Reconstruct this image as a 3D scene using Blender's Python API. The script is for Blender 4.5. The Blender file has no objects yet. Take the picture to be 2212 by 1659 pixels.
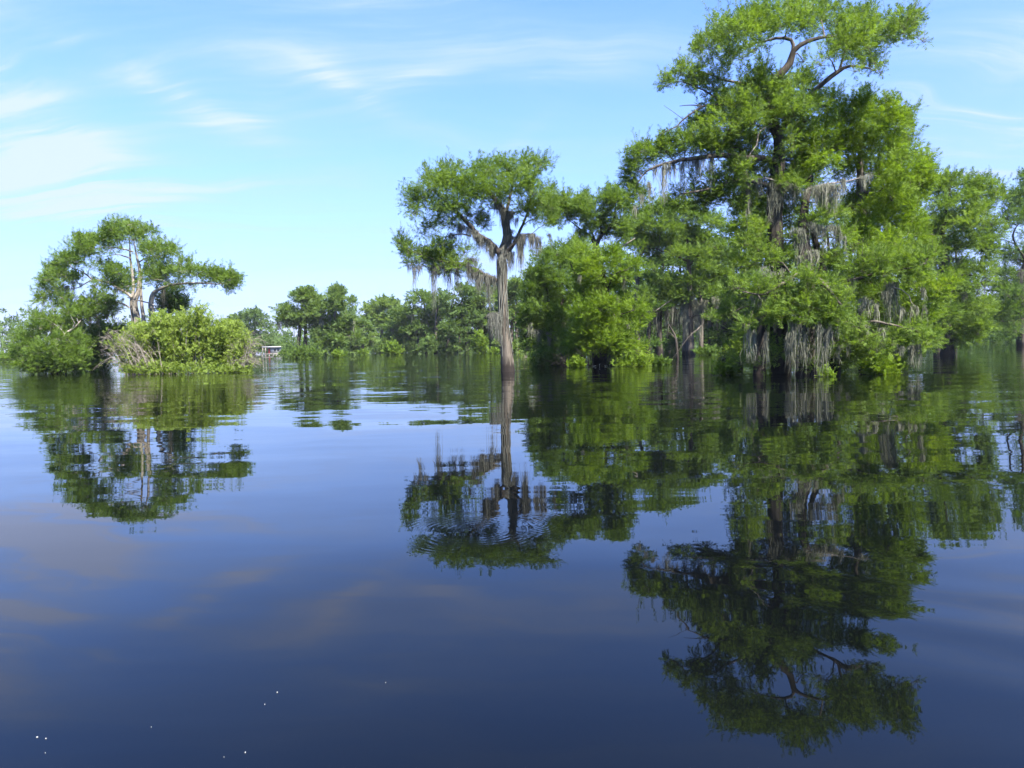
import bpy, math
import numpy as np
from mathutils import Vector, Matrix

# ------------------------------------------------------------------ camera, sky, sun, exposure
scene = bpy.context.scene
FPX, CXP, CYP, EYE = 1523.0, 1106.0, 829.5, 1.5       # focal length and centre of a 2212 x 1659 picture, eye height over the water
PITCH, ROLL = math.radians(-3.17), math.radians(1.23)
fwd = np.array([0.0, math.cos(PITCH), math.sin(PITCH)])
up0 = np.array([0.0, -math.sin(PITCH), math.cos(PITCH)])
xax = np.array([1.0, 0.0, 0.0])
rgt = math.cos(ROLL) * xax - math.sin(ROLL) * up0
upv = math.sin(ROLL) * xax + math.cos(ROLL) * up0
EYEP = np.array([0.0, 0.0, EYE])

cam = bpy.data.cameras.new("camera")
cam.sensor_width = 36.0
cam.lens = 36.0 * FPX / 2212.0
cam.clip_start = 0.1
cam.clip_end = 6000
cam_o = bpy.data.objects.new("camera", cam)
scene.collection.objects.link(cam_o)
m = Matrix.Identity(4)
for i in range(3):
    m[i][0], m[i][1], m[i][2], m[i][3] = rgt[i], upv[i], -fwd[i], EYEP[i]
cam_o.matrix_world = m
scene.camera = cam_o

SUN_EL, SUN_AZ = math.radians(50), math.radians(146)   # azimuth clockwise from +Y
sun_dir = Vector((math.sin(SUN_AZ) * math.cos(SUN_EL), math.cos(SUN_AZ) * math.cos(SUN_EL), math.sin(SUN_EL)))
sun = bpy.data.lights.new("sun", 'SUN')
sun.energy = 5.0
sun.angle = math.radians(0.55)
sun.color = (1.0, 0.95, 0.86)
sun_o = bpy.data.objects.new("sun", sun)
scene.collection.objects.link(sun_o)
sun_o.rotation_euler = sun_dir.to_track_quat('Z', 'Y').to_euler()
sun_o.location = (60, -60, 80)

scene.view_settings.view_transform = 'Standard'
scene.view_settings.look = 'None'
scene.view_settings.exposure = 2.15
scene.view_settings.gamma = 1.0
scene.view_settings.use_curve_mapping = False
cy = scene.cycles
cy.max_bounces = 7
cy.diffuse_bounces = 3
cy.glossy_bounces = 3
cy.transmission_bounces = 4
cy.transparent_max_bounces = 8
cy.caustics_reflective = False
cy.caustics_refractive = False
cy.sample_clamp_indirect = 6.0


def ray(u, v):
    return rgt * ((u - CXP) / FPX) - upv * ((v - CYP) / FPX) + fwd


def P(u, v, Y):
    d = ray(u, v)
    return EYEP + d * (Y / d[1])


def water_at(u, v):
    d = ray(u, v)
    return EYEP + d * (-EYE / d[2])


def horizon_v(u):
    return 769.0 - 0.0215 * u


class NT:
    """small wrapper that makes node wiring short"""
    def __init__(self, tree):
        self.t = tree

    def node(self, kind, **kw):
        n = self.t.nodes.new(kind)
        for k, v in kw.items():
            setattr(n, k, v)
        return n

    def put(self, sock, v):
        if isinstance(v, bpy.types.NodeSocket):
            self.t.links.new(v, sock)
        elif v is not None:
            sock.default_value = v

    def math(self, op, a, b=None, c=None, clamp=False):
        n = self.node('ShaderNodeMath', operation=op, use_clamp=clamp)
        self.put(n.inputs[0], a)
        self.put(n.inputs[1], b)
        self.put(n.inputs[2], c)
        return n.outputs[0]

    def comb(self, x, y, z):
        n = self.node('ShaderNodeCombineXYZ')
        for s, v in zip(n.inputs, (x, y, z)):
            self.put(s, v)
        return n.outputs[0]

    def sep(self, v):
        n = self.node('ShaderNodeSeparateXYZ')
        self.put(n.inputs[0], v)
        return n.outputs

    def noise(self, vec, scale=1.0, detail=2.0, rough=0.5, dist=0.0):
        n = self.node('ShaderNodeTexNoise')
        self.put(n.inputs['Vector'], vec)
        n.inputs['Scale'].default_value = scale
        n.inputs['Detail'].default_value = detail
        n.inputs['Roughness'].default_value = rough
        n.inputs['Distortion'].default_value = dist
        return n

    def step(self, v, lo, hi, a=0.0, b=1.0):
        n = self.node('ShaderNodeMapRange', interpolation_type='SMOOTHSTEP')
        self.put(n.inputs[0], v)
        for k, x in zip((1, 2, 3, 4), (lo, hi, a, b)):
            n.inputs[k].default_value = x
        return n.outputs[0]

    def mix(self, f, a, b):
        n = self.node('ShaderNodeMix', data_type='RGBA')
        self.put(n.inputs[0], f)
        self.put(n.inputs[6], a)
        self.put(n.inputs[7], b)
        return n.outputs[2]


world = bpy.data.worlds.new("World")
scene.world = world
world.use_nodes = True
wt = world.node_tree
wt.nodes.clear()
W = NT(wt)
sky = W.node('ShaderNodeTexSky', sky_type='NISHITA')
sky.sun_disc = False
sky.sun_elevation = SUN_EL
sky.sun_rotation = SUN_AZ
sky.altitude = 0
sky.air_density = 1.0
sky.dust_density = 0.25
sky.ozone_density = 3.0
SKY_STRENGTH = 0.059
tc = W.node('ShaderNodeTexCoord')
gx, gy, gz = W.sep(tc.outputs['Generated'])
az = W.math('ARCTAN2', gx, gy)
el = W.math('ARCSINE', gz)
zc = W.math('MAXIMUM', W.math('ADD', gz, 0.16), 0.05)
cvec = W.comb(W.math('DIVIDE', gx, zc), W.math('DIVIDE', gy, zc), 0.0)
warp = W.noise(cvec, 0.8, 3, 0.5)
wv = W.node('ShaderNodeVectorMath', operation='MULTIPLY_ADD')
W.put(wv.inputs[0], warp.outputs['Color'])
wv.inputs[1].default_value = (0.8, 0.8, 0.0)
W.put(wv.inputs[2], cvec)


def streak(ang, sx, sy, scale, detail, rough):
    mp = W.node('ShaderNodeMapping')
    W.put(mp.inputs[0], wv.outputs[0])
    mp.inputs['Rotation'].default_value = (0, 0, ang)
    mp.inputs['Scale'].default_value = (sx, sy, 1)
    return W.noise(mp.outputs[0], scale, detail, rough, 0.4).outputs['Fac']


fine = streak(0.50, 0.42, 2.9, 1.5, 8, 0.66)
broad = streak(0.2, 0.5, 1.1, 0.9, 4, 0.55)


def blob(u, v, su, sv, ang, amp):
    """soft patch of cloud centred on one direction of the sky; sizes in picture units"""
    d = ray(u, v)
    d = d / np.linalg.norm(d)
    a0, e0 = math.atan2(d[0], d[1]), math.asin(d[2])
    sa, se = su / FPX, sv / FPX
    c, s = math.cos(math.radians(ang)), math.sin(math.radians(ang))
    da = W.math('SUBTRACT', az, a0)
    de = W.math('SUBTRACT', el, e0)
    p = W.math('ADD', W.math('MULTIPLY', da, c / sa), W.math('MULTIPLY', de, s / sa))
    q = W.math('ADD', W.math('MULTIPLY', da, -s / se), W.math('MULTIPLY', de, c / se))
    r2 = W.math('ADD', W.math('MULTIPLY', p, p), W.math('MULTIPLY', q, q))
    return W.math('MULTIPLY', W.math('EXPONENT', W.math('MULTIPLY', r2, -1.0)), amp)


total = None
for b in [(10, 255, 230, 110, -38, 1.7), (-60, 400, 170, 60, 0, 0.7), (120, 425, 320, 20, 7, 0.62), (470, 402, 210, 18, 4, 0.6),
          (420, 228, 170, 34, -18, 0.85), (570, 245, 190, 20, 8, 0.55), (740, 182, 110, 26, -24, 0.6), (870, 182, 110, 24, 12, 0.6),
          (560, 150, 460, 70, -12, 0.42), (1140, 172, 80, 14, 0, 0.55), (1150, 275, 70, 20, 35, 0.4), (1320, 145, 120, 26, 0, 0.5),
          (700, 530, 520, 30, -3, 0.42), (2120, 190, 290, 130, 12, 1.0), (2100, 330, 240, 50, 8, 0.6), (1480, 560, 400, 60, 0, 0.45),
          (1000, 70, 560, 70, -6, 0.42), (200, 110, 300, 50, -20, 0.35)]:
    bb = blob(*b)
    total = bb if total is None else W.math('ADD', total, bb)
wisps = W.step(fine, 0.36, 0.74)
veil = W.math('MULTIPLY', W.step(broad, 0.32, 0.74), 0.42)
cover = W.math('ADD', W.math('MULTIPLY', total, W.math('ADD', W.math('MULTIPLY', wisps, 0.85), 0.16)), W.math('MULTIPLY', veil, W.math('ADD', wisps, 0.45)))
haze_low = W.math('MULTIPLY', W.math('EXPONENT', W.math('MULTIPLY', W.math('MAXIMUM', el, 0.0), -4.3)), 1.0)
cover = W.math('MINIMUM', cover, 0.95)
tone = W.node('ShaderNodeMix', data_type='RGBA', blend_type='MULTIPLY')
tone.inputs[0].default_value = 1.0
W.put(tone.inputs[6], sky.outputs[0])
tone.inputs[7].default_value = (0.545, 1.03, 1.80, 1)
sky_col = W.mix(haze_low, tone.outputs[2], (2.95, 2.88, 4.3, 1))
cloud_col = W.mix(W.step(cover, 0.25, 0.9), (2.30, 3.2, 5.5, 1), (2.95, 3.55, 5.5, 1))
sky_col = W.mix(cover, sky_col, cloud_col)
bg = W.node('ShaderNodeBackground')
W.put(bg.inputs[0], sky_col)
bg.inputs[1].default_value = SKY_STRENGTH
wo = W.node('ShaderNodeOutputWorld')
wt.links.new(bg.outputs[0], wo.inputs[0])


# ------------------------------------------------------------------ materials
def new_mat(name):
    mt = bpy.data.materials.new(name)
    mt.use_nodes = True
    mt.node_tree.nodes.clear()
    n = NT(mt.node_tree)
    out = n.node('ShaderNodeOutputMaterial')
    return mt, n, out


def leaf_mat(name, dark, mid, light, trans=0.50):
    mt, n, out = new_mat(name)
    at = n.node('ShaderNodeAttribute', attribute_name='tint')
    rp = n.node('ShaderNodeValToRGB')
    e = rp.color_ramp.elements
    e[0].position, e[0].color = 0.0, (*dark, 1)
    e[1].position, e[1].color = 1.0, (*light, 1)
    k = e.new(0.5)
    k.color = (*mid, 1)
    n.put(rp.inputs[0], at.outputs['Fac'])
    pb = n.node('ShaderNodeBsdfPrincipled')
    n.put(pb.inputs['Base Color'], rp.outputs[0])
    pb.inputs['Roughness'].default_value = 0.6
    pb.inputs['Specular IOR Level'].default_value = 0.18
    tr = n.node('ShaderNodeBsdfTranslucent')
    g = n.node('ShaderNodeMix', data_type='RGBA', blend_type='MULTIPLY')
    g.inputs[0].default_value = 1.0
    n.put(g.inputs[6], rp.outputs[0])
    g.inputs[7].default_value = (1.5, 1.5, 0.6, 1)
    n.put(tr.inputs[0], g.outputs[2])
    mx = n.node('ShaderNodeMixShader')
    mx.inputs[0].default_value = trans
    n.put(mx.inputs[1], pb.outputs[0])
    n.put(mx.inputs[2], tr.outputs[0])
    n.put(out.inputs[0], mx.outputs[0])
    return mt


def bark_mat(name, a, b, wet=True, sx=7.0, sz=0.7):
    mt, n, out = new_mat(name)
    geo = n.node('ShaderNodeNewGeometry')
    x, y, z = n.sep(geo.outputs['Position'])
    v = n.comb(n.math('MULTIPLY', x, sx), n.math('MULTIPLY', y, sx), n.math('MULTIPLY', z, sz))
    f1 = n.noise(v, 1.0, 6, 0.65).outputs['Fac']
    f2 = n.noise(geo.outputs['Position'], 0.9, 3, 0.5).outputs['Fac']
    f = n.math('ADD', n.math('MULTIPLY', f1, 0.7), n.math('MULTIPLY', f2, 0.3))
    col = n.mix(n.step(f, 0.36, 0.64), (*a, 1), (*b, 1))
    if wet:
        lim = n.math('ADD', z, n.math('MULTIPLY', n.math('SUBTRACT', f1, 0.5), 0.35))
        col = n.mix(n.step(lim, 0.30, 0.62), (0.018, 0.014, 0.012, 1), col)
    pb = n.node('ShaderNodeBsdfPrincipled')
    n.put(pb.inputs['Base Color'], col)
    pb.inputs['Roughness'].default_value = 0.88
    pb.inputs['Specular IOR Level'].default_value = 0.2
    bp = n.node('ShaderNodeBump')
    bp.inputs['Strength'].default_value = 0.8
    bp.inputs['Distance'].default_value = 0.03
    n.put(bp.inputs['Height'], f1)
    n.put(pb.inputs['Normal'], bp.outputs[0])
    n.put(out.inputs[0], pb.outputs[0])
    return mt


def plain_mat(name, col, rough=0.7, var=0.25, scale=3.0):
    mt, n, out = new_mat(name)
    geo = n.node('ShaderNodeNewGeometry')
    f = n.noise(geo.outputs['Position'], scale, 4, 0.6).outputs['Fac']
    c2 = tuple(c * (1 - var) for c in col)
    pb = n.node('ShaderNodeBsdfPrincipled')
    n.put(pb.inputs['Base Color'], n.mix(f, (*c2, 1), (*col, 1)))
    pb.inputs['Roughness'].default_value = rough
    n.put(out.inputs[0], pb.outputs[0])
    return mt


M_LEAF = leaf_mat("cypress_leaf", (0.048, 0.088, 0.016), (0.085, 0.142, 0.024), (0.130, 0.195, 0.034))
M_LEAF_BRIGHT = leaf_mat("fresh_cypress_leaf", (0.064, 0.114, 0.012), (0.106, 0.172, 0.017), (0.155, 0.225, 0.026))
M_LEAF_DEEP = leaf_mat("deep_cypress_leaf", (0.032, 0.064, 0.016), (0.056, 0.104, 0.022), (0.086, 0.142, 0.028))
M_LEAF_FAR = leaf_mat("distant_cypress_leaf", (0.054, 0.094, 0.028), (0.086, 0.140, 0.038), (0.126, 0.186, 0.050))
M_WILLOW = leaf_mat("willow_leaf", (0.100, 0.150, 0.026), (0.155, 0.218, 0.038), (0.210, 0.272, 0.054))
M_BARK = bark_mat("grey_brown_bark", (0.034, 0.028, 0.022), (0.118, 0.100, 0.080))
M_BARK_PALE = bark_mat("pale_bark", (0.10, 0.085, 0.070), (0.29, 0.26, 0.22))
M_BARK_DARK = bark_mat("dark_bark", (0.018, 0.015, 0.012), (0.058, 0.049, 0.039))
M_TWIG = bark_mat("bare_twig", (0.12, 0.105, 0.085), (0.25, 0.225, 0.185), wet=False)
M_MOSS = bark_mat("grey_hanging_moss", (0.086, 0.088, 0.062), (0.205, 0.208, 0.152), wet=False, sx=16, sz=0.5)
M_ROPE = bark_mat("trunk_moss_rope", (0.054, 0.056, 0.046), (0.138, 0.140, 0.118), wet=False, sx=16, sz=0.5)
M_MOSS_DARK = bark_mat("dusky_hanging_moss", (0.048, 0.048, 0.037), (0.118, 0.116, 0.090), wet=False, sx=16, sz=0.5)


# ------------------------------------------------------------------ mesh helpers
def tag(o, label=None, cat=None, group=None, kind=None):
    if label:
        o["label"] = label
    if cat:
        o["category"] = cat
    if group:
        o["group"] = group
    if kind:
        o["kind"] = kind
    return o


def empty(name, loc):
    o = bpy.data.objects.new(name, None)
    o.location = loc
    o.empty_display_size = 0.5
    scene.collection.objects.link(o)
    return o


class Buf:
    def __init__(self):
        self.v, self.f, self.t, self.n = [], [], [], 0

    def add(self, v, f, t=None):
        v = np.asarray(v, dtype=np.float64).reshape(-1, 3)
        f = np.asarray(f, dtype=np.int64).reshape(-1, 3)
        self.v.append(v)
        self.f.append(f + self.n)
        self.t.append(np.full(len(f), 0.5) if t is None else np.asarray(t, dtype=np.float64).reshape(-1))
        self.n += len(v)

    def build(self, name, mat, parent=None, origin=None, smooth=False, tint=False):
        if not self.v:
            return None
        v = np.concatenate(self.v)
        f = np.concatenate(self.f)
        org = np.zeros(3) if origin is None else np.asarray(origin, dtype=np.float64)
        me = bpy.data.meshes.new(name)
        me.vertices.add(len(v))
        me.vertices.foreach_set("co", (v - org).astype(np.float32).ravel())
        me.loops.add(len(f) * 3)
        me.loops.foreach_set("vertex_index", f.astype(np.int32).ravel())
        me.polygons.add(len(f))
        me.polygons.foreach_set("loop_start", np.arange(0, len(f) * 3, 3, dtype=np.int32))
        if smooth:
            me.polygons.foreach_set("use_smooth", np.ones(len(f), dtype=bool))
        if tint:
            a = me.attributes.new("tint", 'FLOAT', 'FACE')
            a.data.foreach_set("value", np.clip(np.concatenate(self.t), 0, 1).astype(np.float32))
        me.materials.append(mat)
        me.update(calc_edges=True)
        o = bpy.data.objects.new(name, me)
        scene.collection.objects.link(o)
        if parent is not None:
            o.parent = parent
        elif origin is not None:
            o.location = org
        return o


def smooth_path(pts, step):
    """Catmull-Rom through rows of (x,y,z,r)"""
    p = np.asarray(pts, dtype=np.float64)
    if len(p) < 3:
        n = max(2, int(np.linalg.norm(p[-1, :3] - p[0, :3]) / step) + 1)
        t = np.linspace(0, 1, n)[:, None]
        return p[0] * (1 - t) + p[-1] * t
    q = np.vstack([2 * p[0] - p[1], p, 2 * p[-1] - p[-2]])
    q[:, 3] = np.maximum(q[:, 3], 0.002)
    out = []
    for i in range(1, len(q) - 2):
        n = max(1, int(np.linalg.norm(q[i + 1, :3] - q[i, :3]) / step))
        t = (np.arange(n) / n)[:, None]
        a, b, c, d = q[i - 1], q[i], q[i + 1], q[i + 2]
        out.append(0.5 * (2 * b + (c - a) * t + (2 * a - 5 * b + 4 * c - d) * t ** 2 + (3 * b - a - 3 * c + d) * t ** 3))
    out.append(p[-1:])
    r = np.concatenate(out)
    r[:, 3] = np.maximum(r[:, 3], 0.003)
    return r


def tube(buf, path, sides=6, flute=0.0, twist=0.0, rng=None, cap=True):
    p = np.asarray(path, dtype=np.float64)
    n = len(p)
    c, r = p[:, :3], p[:, 3]
    tg = np.gradient(c, axis=0)
    tg /= np.linalg.norm(tg, axis=1)[:, None] + 1e-9
    ref = np.array([0.0, 1.0, 0.03]) if abs(tg[0, 1]) < 0.8 else np.array([1.0, 0.0, 0.0])
    a = np.cross(tg, ref)
    a /= np.linalg.norm(a, axis=1)[:, None] + 1e-9
    b = np.cross(tg, a)
    th = np.linspace(0, 2 * np.pi, sides, endpoint=False)
    rr = np.repeat(r[:, None], sides, 1)
    if flute > 0:
        k = np.arange(n)[:, None] * twist
        ph = rng.uniform(0, 6.28, 3)
        rr = rr * (1 + flute * (0.55 * np.sin(4 * th[None] + k + ph[0]) + 0.35 * np.sin(7 * th[None] - k * 0.6 + ph[1])) + rng.normal(0, flute * 0.28, rr.shape))
    v = c[:, None, :] + rr[:, :, None] * (np.cos(th)[None, :, None] * a[:, None, :] + np.sin(th)[None, :, None] * b[:, None, :])
    v = v.reshape(-1, 3)
    i = np.arange(n - 1)[:, None] * sides
    j = np.arange(sides)[None, :]
    jn = (j + 1) % sides
    A, B, C, D = i + j, i + jn, i + sides + jn, i + sides + j
    f = np.concatenate([np.stack([A, B, C], -1).reshape(-1, 3), np.stack([A, C, D], -1).reshape(-1, 3)])
    if cap:
        e = (n - 1) * sides
        f = np.concatenate([f, np.array([[e, e + k, e + k + 1] for k in range(1, sides - 1)])])
    buf.add(v, f)


def spray_template(n, seed, lw=0.10, ll=0.40):
    """one feathery twig: n narrow leaflets set left and right along a unit axis"""
    r = np.random.default_rng(seed)
    V = []
    for i in range(n):
        t = (i + 0.6) / n * 0.95
        s = 1 if i % 2 else -1
        ang = math.radians(r.uniform(34, 62)) * s
        L = ll * (1.0 - 0.5 * t) * r.uniform(0.8, 1.25)
        base = np.array([t, 0, 0.06 * math.sin(t * 3)])
        d = np.array([math.cos(ang), math.sin(ang), r.uniform(-0.45, 0.25)])
        d /= np.linalg.norm(d)
        w = np.cross(d, np.array([r.normal(0, .35), r.normal(0, .35), 1.0]))
        w /= np.linalg.norm(w)
        V += [base - w * lw * 0.5, base + w * lw * 0.5 + d * L * 0.25, base + d * L]
    V += [np.array([0.75, -lw * 0.6, 0]), np.array([0.75, lw * 0.6, 0]), np.array([1.12, 0, 0.05])]
    return np.array(V)


TEMPL = {n: [spray_template(n, 31 * n + k, lw, ll) for k in range(6)] for n, lw, ll in ((11, .120, .44), (9, .112, .54), (8, .145, .52), (7, .22, .5), (5, .30, .6))}


def sprays(buf, pos, dirs, size, n, rng, tint):
    """feathery twigs at pos pointing along dirs"""
    Mn = len(pos)
    d = dirs / (np.linalg.norm(dirs, axis=1)[:, None] + 1e-9)
    z = np.array([0, 0, 1.0]) + rng.normal(0, 0.55, (Mn, 3))
    y = np.cross(z, d)
    y /= np.linalg.norm(y, axis=1)[:, None] + 1e-9
    z = np.cross(d, y)
    R = np.stack([d, y, z], 1)
    which = rng.integers(0, 6, Mn)
    for k in range(6):
        s = which == k
        if not s.any():
            continue
        T = TEMPL[n][k]
        v = np.einsum('ti,mij->mtj', T, R[s]) * size[s][:, None, None] + pos[s][:, None, :]
        nt = len(T) // 3
        tt = np.repeat(tint[s], nt) + rng.normal(0, 0.06, s.sum() * nt)
        buf.add(v.reshape(-1, 3), np.arange(v.shape[0] * v.shape[1]).reshape(-1, 3), tt)


def strands(buf, top, length, width, rng, K=4, sway=0.05):
    """thin tapering ribbons hanging from top"""
    Mn = len(top)
    yaw = rng.uniform(0, np.pi, Mn)
    wd = np.stack([np.cos(yaw), np.sin(yaw), np.zeros(Mn)], 1)
    ks = np.linspace(0, 1, K + 1)
    wig = np.cumsum(rng.normal(0, sway, (Mn, K + 1, 2)), axis=1) * (length[:, None, None] ** 0.5)
    wig -= wig[:, :1]
    prof = np.array([0.55, 1.0, 0.9, 0.62, 0.18]) if K == 4 else np.linspace(1, .2, K + 1)
    v = np.zeros((Mn, K + 1, 2, 3))
    for s, sg in ((0, -1), (1, 1)):
        v[:, :, s, :] = top[:, None, :] + sg * 0.5 * wd[:, None, :] * (width[:, None] * prof[None])[:, :, None]
        v[:, :, s, :2] += wig
        v[:, :, s, 2] -= length[:, None] * ks[None]
    base = (np.arange(Mn) * (K + 1) * 2)[:, None, None]
    k2 = (np.arange(K) * 2)[None, :, None]
    f1 = base + k2 + np.array([0, 1, 3])[None, None]
    f2 = base + k2 + np.array([0, 3, 2])[None, None]
    buf.add(v.reshape(-1, 3), np.concatenate([f1.reshape(-1, 3), f2.reshape(-1, 3)]))


def moss_tail(buf, top, length, rad, n, rng, w):
    """one beard of moss: a fringe of unequal strands along the bough that runs down into a thin point"""
    off = rng.normal(0, 1, (n, 3)) * np.array([rad * 0.75, rad * 0.5, 0.03])
    c = rng.normal(0, rad * .4)
    q = np.exp(-((off[:, 0] - c) ** 2) / (rad * rad * 0.55))
    L = length * np.clip(0.16 + 0.84 * q * rng.beta(2.4, 1.2, n) * 1.35, 0.08, 1.05)
    t = top[None] + off
    t[:, 2] += rng.uniform(-.02, .06, n)
    strands(buf, t, L, w * rng.uniform(0.5, 1.4, n), rng, sway=0.048)


# crop views used for reading positions: each maps its own units to the 2212 wide picture
VIEW = {1: (0.0, 424.7, .272), 2: (530.9, 566.3, .280), 3: (796.3, 300.8, .3201), 4: (1106.0, 371.6, .2774), 5: (1327.2, 0.0, .32), 6: (1548.4, 371.6, .30), 0: (0, 0, 1.0)}


def uv(view, x, y):
    a, b, s = VIEW[view]
    return a + x * s, b + y * s


class Tree:
    def __init__(self, name, label, cat, Y, seed, leaf, bark, group=None, spray=0.34, nleaf=9, depth=2.0, dens=1.0, layers=2, moss_mat=None, tint0=0.5):
        self.name, self.label, self.cat, self.Y, self.group = name, label, cat, Y, group
        self.rng = np.random.default_rng(seed)
        self.leaf, self.bark, self.spray, self.nleaf, self.depth, self.dens, self.layers = leaf, bark, spray, nleaf, depth, dens, layers
        self.moss_mat = moss_mat or M_MOSS
        self.tint0 = tint0
        self.tmats = []
        self.moss_amount = 1.0
        self.trunks, self.limbs, self.pads, self.moss, self.nodes = [], [], [], [], []
        self.ppm = Y / FPX

    # --- description, in picture units of a view -> real points
    def pt(self, view, x, y, dd):
        u, v = uv(view, x, y)
        return P(u, v, self.Y + dd)

    def trunk(self, view, pts, water=True, mat=None):
        """pts: (x, y, depth offset, radius); the first is the foot in the water"""
        w = []
        for i, (x, y, dd, r) in enumerate(pts):
            p = self.pt(view, x, y, dd)
            if i == 0 and water:
                p[2] = -0.5
            w.append((*p, r))
        path = smooth_path(w, 0.22)
        self.trunks.append(path)
        self.tmats.append(mat)
        h = path[:, 2].max()
        for q in path[::2]:
            if q[2] > 0.12 * h + 0.3:
                self.nodes.append((q[:3], q[3], -1))
        return self

    def limb(self, view, pts, dead=False):
        w = [(*self.pt(view, x, y, dd), r) for x, y, dd, r in pts]
        path = smooth_path(w, 0.2)
        j = self.rng.normal(0, 1, path[:, :3].shape)
        j = (j + np.roll(j, 1, 0)) * 0.5 * np.minimum(path[:, 3:4] * 0.35, 0.03)
        path[:, :3] += j
        k = len(self.limbs)
        self.limbs.append(dict(path=path, dead=dead))
        if not dead:
            for q in path[1::2]:
                self.nodes.append((q[:3], q[3], k))
        return self

    def pad(self, view, rows, dd=None, scale=1.0, dens=1.0):
        s = VIEW[view][2]
        for row in rows:
            x, y, rx, ry = row[:4]
            u, v = uv(view, x, y)
            q = row[4] if len(row) > 4 else 1.0
            self.pads.append((u, v, rx * s * scale, ry * s * scale, q * dens, dd))
        return self

    def tails(self, view, rows):
        """rows: (x, y top, y bottom, half width, depth offset, amount)"""
        s = VIEW[view][2]
        for row in rows:
            x, y0, y1, hw = row[:4]
            dd = row[4] if len(row) > 4 else self.rng.uniform(-.6, .3)
            am = row[5] if len(row) > 5 else 1.0
            u, v0 = uv(view, x, y0)
            _, v1 = uv(view, x, y1)
            self.moss.append((u, v0, v1 - v0, hw * s, dd, am))
        return self

    # --- building
    def build(self):
        rng = self.rng
        foot = self.trunks[0][0]
        org = np.array([foot[0], foot[1], 0.0])
        root = empty(self.name, org)
        tag(root, self.label, self.cat, self.group)
        self.root, self.org = root, org
        far = self.Y > 90
        for p, tm in zip(self.trunks, self.tmats):
            b = Buf()
            tube(b, p, 10 if far else 16, 0.16, 0.14, rng)
            b.build("trunk", tm or self.bark, root, org, smooth=True)
        # foliage pads, spread in depth round the trunk
        cu = np.mean([p[0] for p in self.pads]) if self.pads else 0
        su = max([abs(p[0] - cu) for p in self.pads] + [1])
        items = []
        for (u, v, ru, rv, q, dd) in self.pads:
            lim = self.depth * math.sqrt(max(0.12, 1 - ((u - cu) / su) ** 2 * 0.8))
            for k in range(self.layers):
                if dd is not None and k == 0:
                    off = dd + rng.uniform(-.4, .4)
                elif k == 0:
                    off = rng.uniform(-1.0, 0.25) * lim
                else:
                    if q < 0.6 and k > 0:
                        continue
                    off = rng.uniform(0.0, 1.0) * lim if dd is None else dd + rng.uniform(0.3, 1.2)
                ju = rng.uniform(-.5, .5) * ru * (k > 0)
                jv = rng.uniform(-.2, .6) * rv * (k > 0)
                if k == 0 and self.Y < 90:
                    jv = rng.normal(0, .28) * rv
                sc = 1.0 if k == 0 else 0.9
                items.append((P(u + ju, v + jv, self.Y + off), ru * self.ppm * sc, rv * self.ppm * sc * (1.22 if self.Y < 90 else 1.0), q))
        tp = np.array([n[0] for n in self.nodes])
        order = sorted(range(len(items)), key=lambda i: np.min(np.linalg.norm(tp - items[i][0], axis=1)))
        nodes = [list(n) for n in self.nodes]
        wood, leaves = {}, {}
        pos = np.array([n[0] for n in nodes])
        pen = np.zeros(len(nodes))
        for i in order:
            c, a, h, q = items[i]
            c = c.copy()
            c[2] = max(c[2], 0.15 + h * 0.5)
            dv = c[None] - pos
            cost = np.linalg.norm(dv, axis=1) + np.maximum(0, pos[:, 2] - c[2]) * 0.9 + pen
            j = int(np.argmin(cost))
            p0, r0, lid = nodes[j]
            dist = np.linalg.norm(c - p0)
            r1 = min(r0 * 0.7, 0.014 + 0.016 * dist)
            mid = (p0 + c) / 2 + np.array([0, 0, 0.10 * dist]) + rng.normal(0, 0.07, 3) * dist
            end = c + np.array([0, 0, -h * 0.25])
            path = smooth_path([(*p0, r1), (*mid, r1 * 0.75), (*end, max(0.008, r1 * 0.5))], 0.3)
            wb = wood.setdefault(lid, Buf())
            tube(wb, path, 5 if not far else 4)
            new = [(path[k, :3].copy(), path[k, 3], lid) for k in (len(path) // 2, len(path) - 1)]
            nodes += new
            pos = np.vstack([pos, [n[0] for n in new]])
            pen = np.concatenate([pen, [0.25 * a, 0.1 * a]])
            # clumps of sprays
            lb = leaves.setdefault(lid, Buf())
            nsub = 4 if far else int(rng.integers(6, 11))
            sd = rng.normal(0, 1, (nsub, 3))
            sd /= np.linalg.norm(sd, axis=1)[:, None]
            sub = c + sd * np.array([a, a * 0.95, h]) * (rng.uniform(0.25, 1.0, (nsub, 1)) ** 0.6) * 0.78
            sub[:, 2] = np.maximum(sub[:, 2], 0.1)
            for s in sub:
                if not far or rng.random() < 0.5:
                    mm = (end + s) / 2 + rng.normal(0, .05, 3)
                    tube(wb, np.array([(*end, max(.007, r1 * .4)), (*mm, max(.006, r1 * .3)), (*s, 0.005)]), 4 if not far else 3, cap=False)
            nn = int(max(10, self.dens * q * 380 * a * h * (0.34 / self.spray) ** 2 * 1.08))
            own = rng.integers(0, nsub, nn)
            g = rng.normal(0, 1, (nn, 3))
            sp = sub[own] + g * (np.array([a * .34, a * .34, h * .27]) if far else np.array([a * .31, a * .31, h * .29]))
            sp[:, 2] = np.maximum(sp[:, 2], 0.03)
            out = (sp - c) / np.array([a, a, h])
            dr = out * np.array([1.0, 1.0, 0.35]) * 0.9 + (c - p0)[None] / (dist + .2) * 0.45 + np.array([0, 0, 0.20]) + rng.normal(0, .42, (nn, 3))
            sz = self.spray * rng.uniform(0.65, 1.3, nn)
            top = (out[:, 2] > 0.35) & (rng.random(nn) < 0.3)
            dr[top] = np.array([0, 0, 1.0]) + rng.normal(0, .28, (top.sum(), 3))
            sz[top] *= 1.15
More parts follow.
